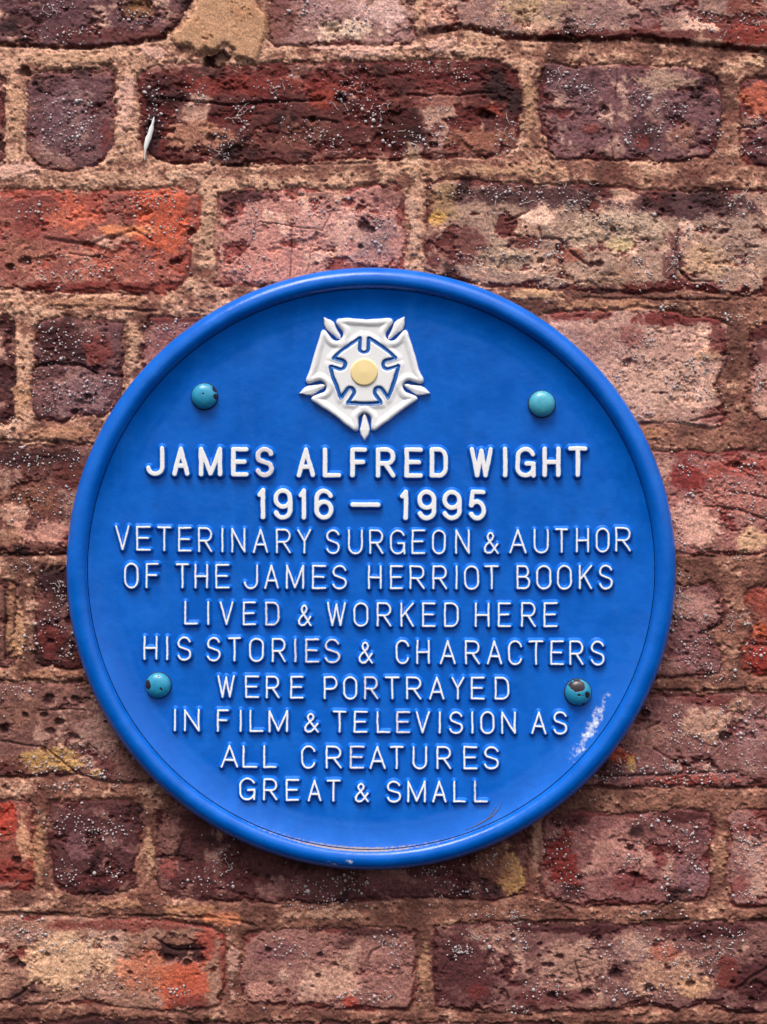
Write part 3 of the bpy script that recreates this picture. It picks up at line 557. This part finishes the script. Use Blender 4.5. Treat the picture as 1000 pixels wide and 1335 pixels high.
def letter(ch, x0, x1, y0, y1, w, hgt, s, parent, worn=False):
    a, b, c_, d_ = x0 + w / 2, x1 - w / 2, y0 + w / 2, y1 - w / 2
    if ch == 'I': a = b = (x0 + x1) / 2
    seed = int(x0 * 7 + y0 * 13) % 997
    m = w / 2 + s + 2
    st = 0.8
    xs = np.arange(x0 - m, x1 + m + st, st); ys = np.arange(y0 - m, y1 + m + st, st)
    x, y = np.meshgrid(xs, ys)
    wxn = x + 0.55 * fbm(x, y, 18, 2, seed); wyn = y + 0.45 * fbm(x, y, 18, 2, seed + 5)
    d = np.full(x.shape, 1e9)
    for stroke in GL[ch]:
        pts = [(a + (b - a) * p, c_ + (d_ - c_) * q) for p, q in stroke]
        for p, q in zip(pts[:-1], pts[1:]): d = np.minimum(d, seg_d(wxn, wyn, *p, *q))
    e = d - w / 2
    t = np.clip(1 - e / s, 0, 1); f = hgt * (t * 0.75 + 0.25 * t * t * (3 - 2 * t))
    f = f - 0.25 * np.clip(1 + e / 1.2, 0, 1) * (e < 1.2)
    f = np.where(e > s, -0.7 * np.clip((e - s) / 0.8, 0, 1), f)
    u = (tx(x) - ox); v = -(ty(y) - oy)
    H = local_h(u, v) + f + 0.4 * fbm(u / K, v / K / ASP, 120, 2, 33) * 0
    uc, vc = (tx((x0 + x1) / 2) - ox), -(ty(y1) - oy)
    hb = float(local_h(uc, vc))
    V = np.stack([(u - uc) * S, -(H - hb) * S, (v - vc) * S], -1).reshape(-1, 3)
    nm = {'&': 'ampersand', '-': 'dash'}.get(ch, 'digit' if ch.isdigit() else 'letter')
    me = grid_mesh(nm, V, len(xs), len(ys), (e < s + .4).ravel(), {'edge': e.ravel()})
    return link(nm, me, M_letter_worn if worn else M_letter, parent, (uc * S - parent.location.x, -(hb - 5) * S - parent.location.y, vc * S - parent.location.z))

LINES = [
 # (big?, [(top,bottom) left, middle, right], "chars", [(x0,x1)...])
 (1, [(582, 620.5), (583.5, 623), (582, 622)], 'JAMESALFREDWIGHT', [(191.8, 215.6), (225.5, 248), (260, 290.5), (301.8, 324.5), (333.4, 357.4), (387, 411), (421, 445), (456.8, 478.5), (490, 515.6), (527.3, 551.2), (560, 584), (612.2, 642.4), (655, 661.4), (671.5, 698), (706.5, 730), (739.7, 765)]),
 (1, [(636, 677.6), (638, 678.4), (638.8, 678.8)], '1916-1995', [(336, 346.2), (356.7, 381.5), (389, 399.4), (410, 434.8), (456.8, 496.4), (521.3, 532), (543.8, 568.8), (576.4, 601.8), (610, 633.6)]),
 (0, [(684.5, 717), (690.5, 722.5), (687, 719)], 'VETERINARYSURGEON&AUTHOR', [(151.8, 170.4), (178.7, 197.7), (205.7, 224.3), (233, 250.4), (258.7, 277.4), (288.6, 292.2), (301.8, 320.4), (329.5, 350.2), (360, 379.4), (388, 406), (425, 443.5), (453.7, 473.2), (481.3, 500), (508.4, 528.4), (536.5, 554.4), (563, 581.3), (593.3, 612.4), (629.9, 650), (663.7, 686.2), (695.4, 714.8), (722.8, 740.3), (750, 767.3), (775.7, 793.6), (801, 821)]),
 (0, [(733.3, 766.4), (737, 768.3), (736, 768)], 'OFTHEJAMESHERRIOTBOOKS', [(163.2, 181.8), (191, 208), (230, 247), (254, 271.8), (281, 299.6), (318.2, 336.8), (344.6, 363.8), (373, 396.7), (407, 425.2), (433.2, 452.4), (479.7, 497.5), (508.4, 525.6), (534, 553.8), (563.6, 583), (593.4, 597), (605, 624.4), (631.5, 650), (673, 690.9), (698.7, 718.4), (725.8, 745), (753.9, 771.4), (779.8, 797.7)]),
 (0, [(783.2, 814), (785.3, 817), (785, 817.4)], 'LIVED&WORKEDHERE', [(241, 258.7), (270.2, 273.8), (286.8, 304.8), (316.8, 334), (346, 364.8), (388.3, 406.4), (426.2, 451.2), (461, 480.4), (491, 510.4), (522, 539.8), (550, 568), (578.8, 598), (619, 638), (648.7, 666), (679, 698), (708, 726.5)]),
 (0, [(828.2, 859.5), (833.5, 865), (834.6, 866.6)], 'HISSTORIES&CHARACTERS', [(188.4, 206.4), (217.2, 220.8), (232, 250.2), (270, 288.2), (297.6, 314.9), (325, 344.4), (354.5, 372.8), (383.4, 387), (398, 416.4), (423.3, 443.2), (467, 486.4), (515.7, 533.8), (542.8, 560.4), (573.3, 594), (606, 625.6), (634.3, 654.5), (662, 680.4), (688.8, 708), (716.9, 734.4), (741.6, 760), (769, 787.2)]),
 (0, [(879.8, 909), (881.6, 911.6), (882, 911.6)], 'WEREPORTRAYED', [(284, 306.8), (319.8, 338), (347, 364.8), (378.6, 396), (422, 440), (447.5, 466), (474.6, 493), (501.5, 521), (529.4, 549.5), (559.4, 579.6), (588.3, 605.4), (613.4, 631.4), (644.6, 663.6)]),
 (0, [(923, 952.6), (926.6, 955.2), (926.4, 956.4)], 'INFILM&TELEVISIONAS', [(227.4, 231), (240.8, 261), (283.4, 299), (312.4, 316), (325.6, 343.8), (350.6, 375.9), (396.2, 415.9), (434, 451.4), (461, 479.4), (491, 509), (516.5, 534.6), (541.8, 560.2), (571.6, 575.2), (585.4, 603.6), (613.7, 617.3), (626, 644.2), (653, 671.7), (692, 711.6), (720.4, 738.6)]),
 (0, [(970, 999.6), (971.8, 1001.6), (972, 1002)], 'ALLCREATURES', [(288.8, 311.2), (317, 336), (343.6, 361), (393, 411.7), (425, 445.6), (456, 475), (481.6, 502.7), (508.2, 526.1), (537.7, 556.7), (568.8, 588.2), (603.9, 622), (630.5, 650)]),
 (0, [(1012.2, 1041), (1016.4, 1044.6), (1016, 1044.4)], 'GREAT&SMALL', [(313, 333.6), (343.6, 362.5), (373, 390.5), (401.5, 419.5), (425.8, 444.2), (462, 481), (504, 522.7), (531, 555), (563.2, 582), (590.6, 607.2), (617.5, 635.4)]),
]
WORN = {(5, 7), (5, 8), (5, 9), (7, 10), (4, 4), (0, 4), (8, 5), (9, 10), (6, 6)}
LABELS = ['first and boldest line of raised white capitals', 'line of large raised white dates', 'widest line of slim capitals, under the dates', None, None, None, None, None, None, 'lowest short line of slim capitals']
for li, (big, ys, chars, xs) in enumerate(LINES):
    assert len(chars) == len(xs), (li, len(chars), len(xs))
    e0, e1 = xs[0][0], xs[-1][1]
    ln = bpy.data.objects.new('text_line', None); C.objects.link(ln); ln.parent = plaque; ln.empty_display_size = 0.01
    lu, lv = tx((e0 + e1) / 2) - ox, -(ty(ys[1][1]) - oy)
    ln.location = (lu * S, -(float(local_h(lu, lv)) - 5) * S, lv * S)
    if LABELS[li]: ln['label'] = LABELS[li]
    for ci, (ch, (a, b)) in enumerate(zip(chars, xs)):
        t = ((a + b) / 2 - e0) / (e1 - e0) * 2 - 1
        q = [ys[0][k] * t * (t - 1) / 2 + ys[1][k] * (1 - t * t) + ys[2][k] * t * (t + 1) / 2 for k in (0, 1)]
        if ch == '&': q[0] += 3.2
        if ch == '-': q = [q[0] + 16.8, q[0] + 23.6]
        if ch in 'SOCGJU&': q[1] += 0.5
        letter(ch, a, b, q[0], q[1], 6.0 if big else 2.6, 6.6 if big else 5.6, 3.8 if big else 3.5, ln, (li, ci) in WORN)

# --- the rose
def rose():
    rx0, ry0 = 475.2, 486.0
    k = 0.24                                   # one drawing unit -> u
    def fold(x, y, turn):
        r = np.hypot(x, y); a = np.arctan2(x, -y) + turn           # 0 = up
        sec = 2 * math.pi / 5; a = (a + sec / 2) % sec - sec / 2
        return r * np.sin(np.abs(a)), r * np.cos(a)
    s36, c36 = math.sin(math.radians(36)), math.cos(math.radians(36))
    def petal(x, y, turn, R, g, r0, rd, cup):
        fx, fy = fold(x, y, turn)
        al = fx * s36 + fy * c36; pe = np.abs(fx * c36 - fy * s36)
        slot = g - np.hypot(np.minimum(al - r0, 0), pe)              # >0 inside the slot
        top = fy - R + cup * (1 - (fx / (R * .6)) ** 2)
        p = np.maximum(top + rd, 0); q = np.maximum(slot + rd, 0)
        return -(np.hypot(p, q) + np.minimum(np.maximum(top + rd, slot + rd), 0) - rd)   # positive inside
    xs = np.arange(rx0 - 92, rx0 + 92.5, 0.75); ys = np.arange(ry0 - 92, ry0 + 98, 0.75)
    x, y = np.meshgrid(xs, ys)
    X = (x - rx0) / k + 5 * fbm(x, y, 26, 2, 61); Y = (y - ry0) / k / 1.0 + 5 * fbm(x, y, 26, 2, 62)
    hub = plate_h(np.hypot(x - PCX, (y - PCY) / ASP))
    uc, vc = tx(rx0) - ox, -(ty(ry0) - oy); hb = float(local_h(uc, vc))
    def mk(name, f, e, keep, mat, parent, loc):
        u = tx(x) - ox; v = -(ty(y) - oy)
        V = np.stack([(u - uc) * S, -(hub + f - hb) * S, (v - vc) * S], -1).reshape(-1, 3)
        return link(name, grid_mesh(name, V, len(xs), len(ys), keep.ravel(), {'edge': e.ravel()}), mat, parent, loc)
    d = petal(X, Y, 0, 290, 37, 254, 30, 4) * k
    di = petal(X, Y, math.radians(36), 163, 23, 132, 9, -6) * k
    f = 6.0 * sst(-2.2, 1.0, d) + 1.0 * np.exp(-((d - 3.6) / 3.0) ** 2) - 0.9 * sst(6, 10, d)
    f += 1.4 * sst(-9, -2, di) 
    f = np.where(d < -2.2, -0.8, f) - 5.0 * sst(-2.6, -1.6, di)
    root = mk('rose', f, -d - 0.3, (d > -2.6) & (di < -1.4), M_rose, plaque, (uc * S, -(hb - 5) * S, vc * S))
    root['label'] = 'raised white five petalled rose'
    # inner rose: white face with a blue painted outline groove
    fi = 6.6 + 0.9 * sst(1.2, 4, di) - 1.6 * np.exp(-(di / 1.5) ** 2)
    ed = np.where(di < 8, 2.5 - np.abs(di), -2)
    mk('inner_rose', np.where(di > -3.0, fi, 4), ed, di > -3.6, M_inner, root, None)
    for j in range(5):
        a = math.radians(36 + 72 * j); ax, ay = math.sin(a), -math.cos(a)
        al = X * ax + Y * ay; pe = np.abs(-X * ay + Y * ax)
        hw = np.interp(al, [222, 236, 262, 312, 338, 369], [0, 9, 13, 25, 19, 0])
        ds = np.where((al > 222) & (al < 369), (hw - pe) * 0.92, -np.hypot(np.maximum(np.maximum(222 - al, al - 369), 0), pe)) * k
        fs = 4.8 * sst(-1.6, 0.7, ds) + 0.9 * np.clip(ds / 5, 0, 1)
        fs = np.where(ds < -1.6, -0.8, fs)
        mk('sepal', fs, -ds - 0.2, ds > -2.0, M_rose, root, None)
    r = np.hypot(x - rx0 + .3, y - ry0)
    db = 18.3 - r
    fb = 6.8 + 2.6 * sst(-0.8, 2.2, db) + 1.0 * np.clip(db / 18, 0, 1)
    mk('boss', np.where(db < -1, 6, fb), -db + 0.2, db > -1.2, M_boss, root, None)
rose()

# --- four domed caps that hold the plaque
def bolt(cx, cy, r, chips, label):
    u, v = tx(cx) - ox, -(ty(cy) - oy); hb = float(local_h(u, v))
    n, m = 72, 30
    rr = np.linspace(0.001, 1, m); aa = np.linspace(0, 2 * math.pi, n, endpoint=False)
    A, R_ = np.meshgrid(aa, rr)
    X = R_ * np.cos(A) * r; Y = R_ * np.sin(A) * r
    px, py = cx + X, cy - Y
    chip = np.full(X.shape, 3.0)
    for (qx, qy, rx, ry) in chips:
        wob = 0.2 * fbm(px, py, 5, 2, int(qx))
        chip = np.minimum(chip, (np.hypot((px - qx) / rx, (py - qy) / ry) - 1 + wob) * min(rx, ry))
    H = 2.0 + 10.5 * np.sqrt(np.clip(1 - (R_ * 0.985) ** 2.3, 0, 1)) - 0.5 * (1 - sst(-.4, .4, chip))
    H[-1] = -1
    V = np.stack([X * S * K, -H * S, Y * S * K], -1).reshape(-1, 3)
    i = np.arange(m - 1)[:, None] * n; j = np.arange(n)[None, :]
    q = np.stack([i + j, i + n + j, i + n + (j + 1) % n, i + (j + 1) % n], -1).reshape(-1, 4)
    o = link('bolt', raw_mesh('bolt', V, q, {'chip': chip.ravel()}), M_bolt if chips else M_bolt_pale, plaque, (u * S, -(hb - 5) * S, v * S))
    o['label'] = label
    # near-black ring, paints in the shaded gap round the cap
    ra = [(r * 0.9, 1.2), (r * 1.02, 1.2), (r * 1.045, 0.7), (r * 1.045, -1)]
    VV = []; 
    for rad, h in ra: VV += [(rad * math.cos(t) * S, -h * S, rad * math.sin(t) * S) for t in aa]
    i = np.arange(3)[:, None] * n
    q = np.stack([i + j, i + n + j, i + n + (j + 1) % n, i + (j + 1) % n], -1).reshape(-1, 4)
    link('gap_ring', raw_mesh('gap_ring', np.array(VV), q), M_dark, o)
bolt(267, 517, 17.0, [(282.5, 518, 3.2, 3.6), (281.5, 507, 3.4, 5.4), (266.5, 514.5, 1.4, 1.2), (268.5, 502.6, .8, .8)], 'turquoise domed bolt cap chipped along its right edge')
bolt(706, 527, 17.3, [], 'clean unchipped turquoise domed bolt cap')
bolt(207, 893, 16.8, [(194.8, 892, 3.6, 6.4), (211.5, 896.4, 1.3, 1.5), (213, 898.2, 1.0, 1.3), (208.6, 880.7, 1.3, 1.0)], 'turquoise domed bolt cap with one dark oval chip on its left')
bolt(753, 902, 17.3, [(751.5, 893, 10.4, 7.6), (764.2, 904.8, 3.3, 4.8), (753.3, 905, 2.2, 1.4), (758.3, 905.6, .8, .8), (759.8, 917, 3, 1.8)], 'turquoise domed bolt cap with several dark chips, the largest on top')

# --- a few hairline scratches in the enamel
def scratch(pts, w):
    V = []; q = []
    n = len(pts)
    for i, (x, y) in enumerate(pts):
        u, v = tx(x) - ox, -(ty(y) - oy); h = float(local_h(u, v)) + 0.7
        a = pts[max(i - 1, 0)]; b = pts[min(i + 1, n - 1)]; L = math.hypot(b[0] - a[0], b[1] - a[1])
        nx, ny = -(b[1] - a[1]) / L, (b[0] - a[0]) / L; ww = w * math.sin(math.pi * (i + .35) / (n - .3))
        for sgn, hh in ((-1, -1.2), (0, .12), (1, -1.2)):
            V.append(((u + sgn * nx * ww) * S, -(h + hh - 5) * S, (v - sgn * ny * ww) * S))
    for i in range(n - 1):
        for k in range(2): q.append((i * 3 + k, i * 3 + k + 1, i * 3 + k + 4, i * 3 + k + 3))
    link('scratch', raw_mesh('scratch', np.array(V), np.array(q)), M_scratch, plaque)
scratch([(654, 1045), (650, 1053), (642, 1062), (632, 1068), (620, 1074), (606, 1080)], 1.5)
scratch([(634, 1066), (641, 1059), (646, 1050)], 1.0)

# ------------------------------------------------------------------ white flake by the long dark brick
def flake():
    pts = [(201.5, 153, .3), (200.6, 158, 1.6), (199.4, 163, 1.5), (197.8, 169, 3.0), (196.4, 175, 2.7), (194, 181, 3.7), (192.2, 187, 3.0), (190.6, 192, 2.7), (189.8, 198, 1.0), (189.6, 202, .7), (189.2, 209, .4)]
    V, q = [], []
    for i, (x, y, w) in enumerate(pts):
        zz = max(wall_z(x, y), wall_z(x + 3, y), 2) + 2.2
        for k, (sx, hz) in enumerate(((-1, 0.6), (-.35, 1.5), (.4, 1.1), (1, 0.2))):
            V.append((wx(x + sx * w), -(zz + hz) * S, wz(y + sx * w * 0.25)))
        for k, (sx, hz) in enumerate(((1, -.4), (-1, -.2))): V.append((wx(x + sx * w), -(zz + hz) * S, wz(y + sx * w * 0.25)))
    for i in range(len(pts) - 1):
        for k in range(6): q.append((i * 6 + k, i * 6 + (k + 1) % 6, i * 6 + 6 + (k + 1) % 6, i * 6 + 6 + k))
    V = np.array(V); c = V.mean(0)
    o = link('white_flake', raw_mesh('white_flake', V - c, np.array(q)), M_flake, None, tuple(c))
    tag(o, 'slim bright white flake caught at the left end of the long dark red brick', 'flake')
flake()

# ------------------------------------------------------------------ tiny white egg-like specks and threads all over the bricks
def specks():
    R = random.Random(5)
    t = (1 + 5 ** .5) / 2
    ico = np.array([(-1, t, 0), (1, t, 0), (-1, -t, 0), (1, -t, 0), (0, -1, t), (0, 1, t), (0, -1, -t), (0, 1, -t), (t, 0, -1), (t, 0, 1), (-t, 0, -1), (-t, 0, 1)]) / math.hypot(1, t)
    F = [(0, 11, 5), (0, 5, 1), (0, 1, 7), (0, 7, 10), (0, 10, 11), (1, 5, 9), (5, 11, 4), (11, 10, 2), (10, 7, 6), (7, 1, 8), (3, 9, 4), (3, 4, 2), (3, 2, 6), (3, 6, 8), (3, 8, 9), (4, 9, 5), (2, 4, 11), (6, 2, 10), (8, 6, 7), (9, 8, 1)]
    V = [tuple(p) for p in ico]; cache = {}; F2 = []
    def mid(a, b):
        key = (min(a, b), max(a, b))
        if key not in cache:
            m = np.array(V[a]) + np.array(V[b]); m /= np.linalg.norm(m); V.append(tuple(m)); cache[key] = len(V) - 1
        return cache[key]
    for a, b, c in F:
        ab, bc, ca = mid(a, b), mid(b, c), mid(c, a); F2 += [(a, ab, ca), (b, bc, ab), (c, ca, bc), (ab, bc, ca)]
    ico = np.array(V); F2 = np.array(F2)
    pts = []
    clusters = [(70, 10, 30, 14), (100, 45, 50, 10), (180, 20, 30, 14), (90, 150, 40, 30), (90, 180, 40, 14), (200, 140, 24, 30), (255, 120, 14, 22), (290, 190, 24, 22), (315, 155, 14, 26), (360, 118, 24, 16), (455, 125, 24, 30), (490, 150, 20, 26), (400, 175, 30, 16), (430, 185, 20, 14), (530, 185, 40, 18), (570, 170, 20, 20), (600, 100, 14, 16), (660, 175, 18, 18),
                (735, 105, 24, 20), (765, 120, 16, 14), (840, 130, 24, 20), (860, 170, 28, 22), (820, 180, 18, 14), (930, 170, 14, 20), (880, 145, 26, 14), (985, 160, 16, 12), (980, 195, 20, 14), (560, 90, 40, 8), (980, 25, 18, 12), (930, 25, 24, 16), (760, 35, 40, 14), (660, 30, 40, 16), (470, 30, 30, 18), (400, 15, 20, 12),
                (60, 275, 40, 12), (200, 265, 40, 14), (215, 300, 30, 16), (120, 350, 80, 18), (330, 290, 18, 22), (420, 270, 30, 16), (500, 290, 18, 18), (480, 330, 20, 22), (330, 350, 30, 14), (660, 250, 70, 12), (750, 270, 40, 18), (800, 290, 40, 20), (700, 330, 60, 20), (835, 345, 14, 34), (880, 340, 12, 30), (960, 265, 22, 22), (965, 340, 30, 20), (900, 300, 40, 16), (620, 340, 30, 16), (740, 365, 50, 8), (930, 372, 40, 6),
                (65, 440, 14, 22), (80, 470, 30, 10), (100, 440, 30, 14), (70, 510, 26, 16), (120, 510, 26, 20), (60, 535, 14, 8), (145, 495, 14, 12), (205, 430, 14, 10), (230, 425, 16, 6), (10, 560, 10, 14), (830, 460, 22, 18), (850, 440, 16, 10), (915, 480, 16, 14), (905, 470, 12, 10), (920, 510, 22, 16), (810, 490, 14, 12), (840, 540, 16, 6), (870, 400, 14, 5), (950, 410, 16, 8), (990, 500, 10, 30), (880, 500, 20, 24),
                (20, 600, 24, 14), (60, 600, 22, 10), (90, 660, 20, 26), (40, 650, 30, 20), (100, 600, 14, 20), (900, 610, 20, 12), (950, 640, 36, 18), (980, 660, 20, 20), (900, 650, 14, 12), (960, 725, 10, 6), (880, 690, 10, 26), (970, 610, 24, 10),
                (80, 765, 24, 14), (90, 790, 16, 10), (70, 810, 20, 16), (40, 840, 14, 14), (90, 850, 18, 12), (30, 740, 16, 12), (885, 770, 12, 24), (920, 805, 12, 8), (890, 840, 18, 24), (920, 830, 10, 14), (960, 810, 14, 10), (910, 865, 24, 8), (935, 880, 20, 10), (880, 800, 10, 18), (985, 850, 16, 14),
                (20, 900, 20, 10), (100, 990, 40, 14), (40, 1000, 40, 10), (140, 1010, 24, 8), (80, 1025, 40, 6), (880, 930, 10, 16), (890, 960, 30, 18), (930, 970, 22, 12), (975, 950, 22, 30), (945, 925, 24, 10), (870, 1000, 24, 16), (820, 1000, 24, 14), (960, 1000, 24, 14), (790, 1015, 24, 10), (910, 1010, 24, 12),
                (125, 1090, 24, 12), (150, 1080, 24, 14), (100, 1070, 30, 16), (95, 1140, 24, 12), (150, 1140, 14, 12), (290, 1120, 18, 18), (270, 1150, 30, 14), (410, 1160, 30, 12), (450, 1150, 30, 14), (560, 1130, 40, 14), (600, 1160, 30, 10), (640, 1120, 20, 14), (728, 1100, 16, 28), (740, 1150, 16, 14), (820, 1120, 20, 14), (890, 1090, 26, 16), (870, 1150, 16, 12), (905, 1120, 12, 20), (965, 1090, 14, 18), (980, 1110, 18, 24), (970, 1165, 16, 8), (860, 1070, 30, 8),
                (30, 1210, 30, 10), (100, 1230, 60, 14), (150, 1280, 40, 14), (230, 1290, 24, 10), (380, 1240, 30, 14), (505, 1225, 12, 14), (520, 1250, 12, 20), (600, 1235, 14, 16), (670, 1210, 24, 14), (680, 1225, 14, 16), (610, 1240, 24, 8), (840, 1230, 12, 12), (870, 1235, 20, 12), (790, 1240, 24, 14), (720, 1290, 30, 14), (900, 1260, 30, 16), (960, 1215, 14, 10), (930, 1235, 24, 18), (680, 1318, 12, 8), (860, 1290, 30, 12), (800, 1290, 30, 12), (650, 1190, 40, 8), (850, 1190, 40, 6), (470, 1300, 40, 10), (430, 1180, 40, 8), (880, 1020, 50, 6)]
    for (cx, cy, sx, sy) in clusters:
        n = int(10 + sx * sy / 13)
        for k in range(n):
            pts.append((R.gauss(cx, sx * .62), R.gauss(cy, sy * .62), max(.45, R.gauss(.9, .3)) * (1.7 if R.random() < .12 else 1)))
    for k in range(900): pts.append((R.uniform(-20, 1020), R.uniform(-20, 1355), max(.5, R.gauss(.85, .3))))
    vv, ff, off = [], [], 0
    for (x, y, r) in pts:
        if math.hypot(x - PCX, (y - PCY) / ASP) < 388: continue
        z = wall_z(x, y); p = ico * np.array([r, r * R.uniform(.6, 1), r * R.uniform(.85, 1.2)])
        vv.append(np.stack([(x + p[:, 0] - CXW) * S, -(z + r * .5 + p[:, 1]) * S, (CYW - y + p[:, 2]) * S], -1)); ff.append(F2 + off); off += len(ico)
    o = link('white_specks', raw_mesh('white_specks', np.concatenate(vv), np.concatenate(ff)), M_speck)
    tag(o, 'countless tiny round white specks clustered over the brick faces', 'specks', kind='stuff')
    # curled threads
    spots = [(315, 155, 9), (290, 195, 10), (360, 120, 9), (455, 120, 6), (440, 130, 4), (765, 128, 4), (735, 108, 5), (840, 130, 5), (785, 150, 3), (735, 245, 4), (760, 242, 4), (750, 275, 6), (880, 340, 8), (838, 350, 8), (965, 265, 7), (968, 335, 6), (842, 375, 3), (825, 465, 5), (910, 470, 3),
             (880, 780, 5), (960, 808, 9), (875, 800, 3), (878, 995, 6), (75, 765, 5), (82, 780, 4), (940, 970, 3), (600, 1240, 4), (608, 1210, 3), (672, 1205, 5), (680, 1320, 4), (140, 1012, 3), (965, 1090, 4), (505, 1225, 3), (500, 150, 5), (535, 180, 5), (575, 150, 3), (660, 178, 5), (960, 200, 4), (700, 255, 4), (55, 10, 4), (75, 25, 4), (945, 40, 6), (985, 25, 3), (640, 270, 4), (300, 1125, 3), (890, 1080, 3), (940, 1235, 4), (925, 1000, 4), (200, 1300, 2)]
    vv, ff, off = [], [], 0
    for (sx, sy, n) in spots:
        for k in range((n + 1) // 2):
            x, y = sx + R.gauss(0, 6), sy + R.gauss(0, 7); a = R.uniform(0, 6.28); da = R.gauss(0, .25); L = R.randint(5, 12)
            path = []
            for i in range(L):
                path.append((x, y)); a += da + R.gauss(0, .35); x += 1.9 * math.cos(a); y += 1.9 * math.sin(a)
            if any(math.hypot(px - PCX, (py - PCY) / ASP) < 390 for px, py in path): continue
            for i, (px, py) in enumerate(path):
                z = wall_z(px, py) + 1.4 + 1.2 * math.sin(i * .7 + sx); rr = .5
                b = path[min(i + 1, L - 1)]; c = path[max(i - 1, 0)]; th = math.atan2(b[1] - c[1], b[0] - c[0])
                for j in range(4):
                    q = math.pi / 2 * j; n0 = rr * math.cos(q)
                    vv.append(((px - math.sin(th) * n0 - CXW) * S, -(z + rr * math.sin(q)) * S, (CYW - py - math.cos(th) * n0) * S))
            for i in range(L - 1):
                for j in range(4): ff.append((off + i * 4 + j, off + i * 4 + (j + 1) % 4, off + i * 4 + 4 + (j + 1) % 4, off + i * 4 + 4 + j))
            off += 4 * L
    o = link('pale_threads', raw_mesh('pale_threads', np.array(vv), np.array(ff)), M_thread)
    tag(o, 'fine curled pale threads stuck to the bricks among the white specks', 'threads', kind='stuff')
specks()
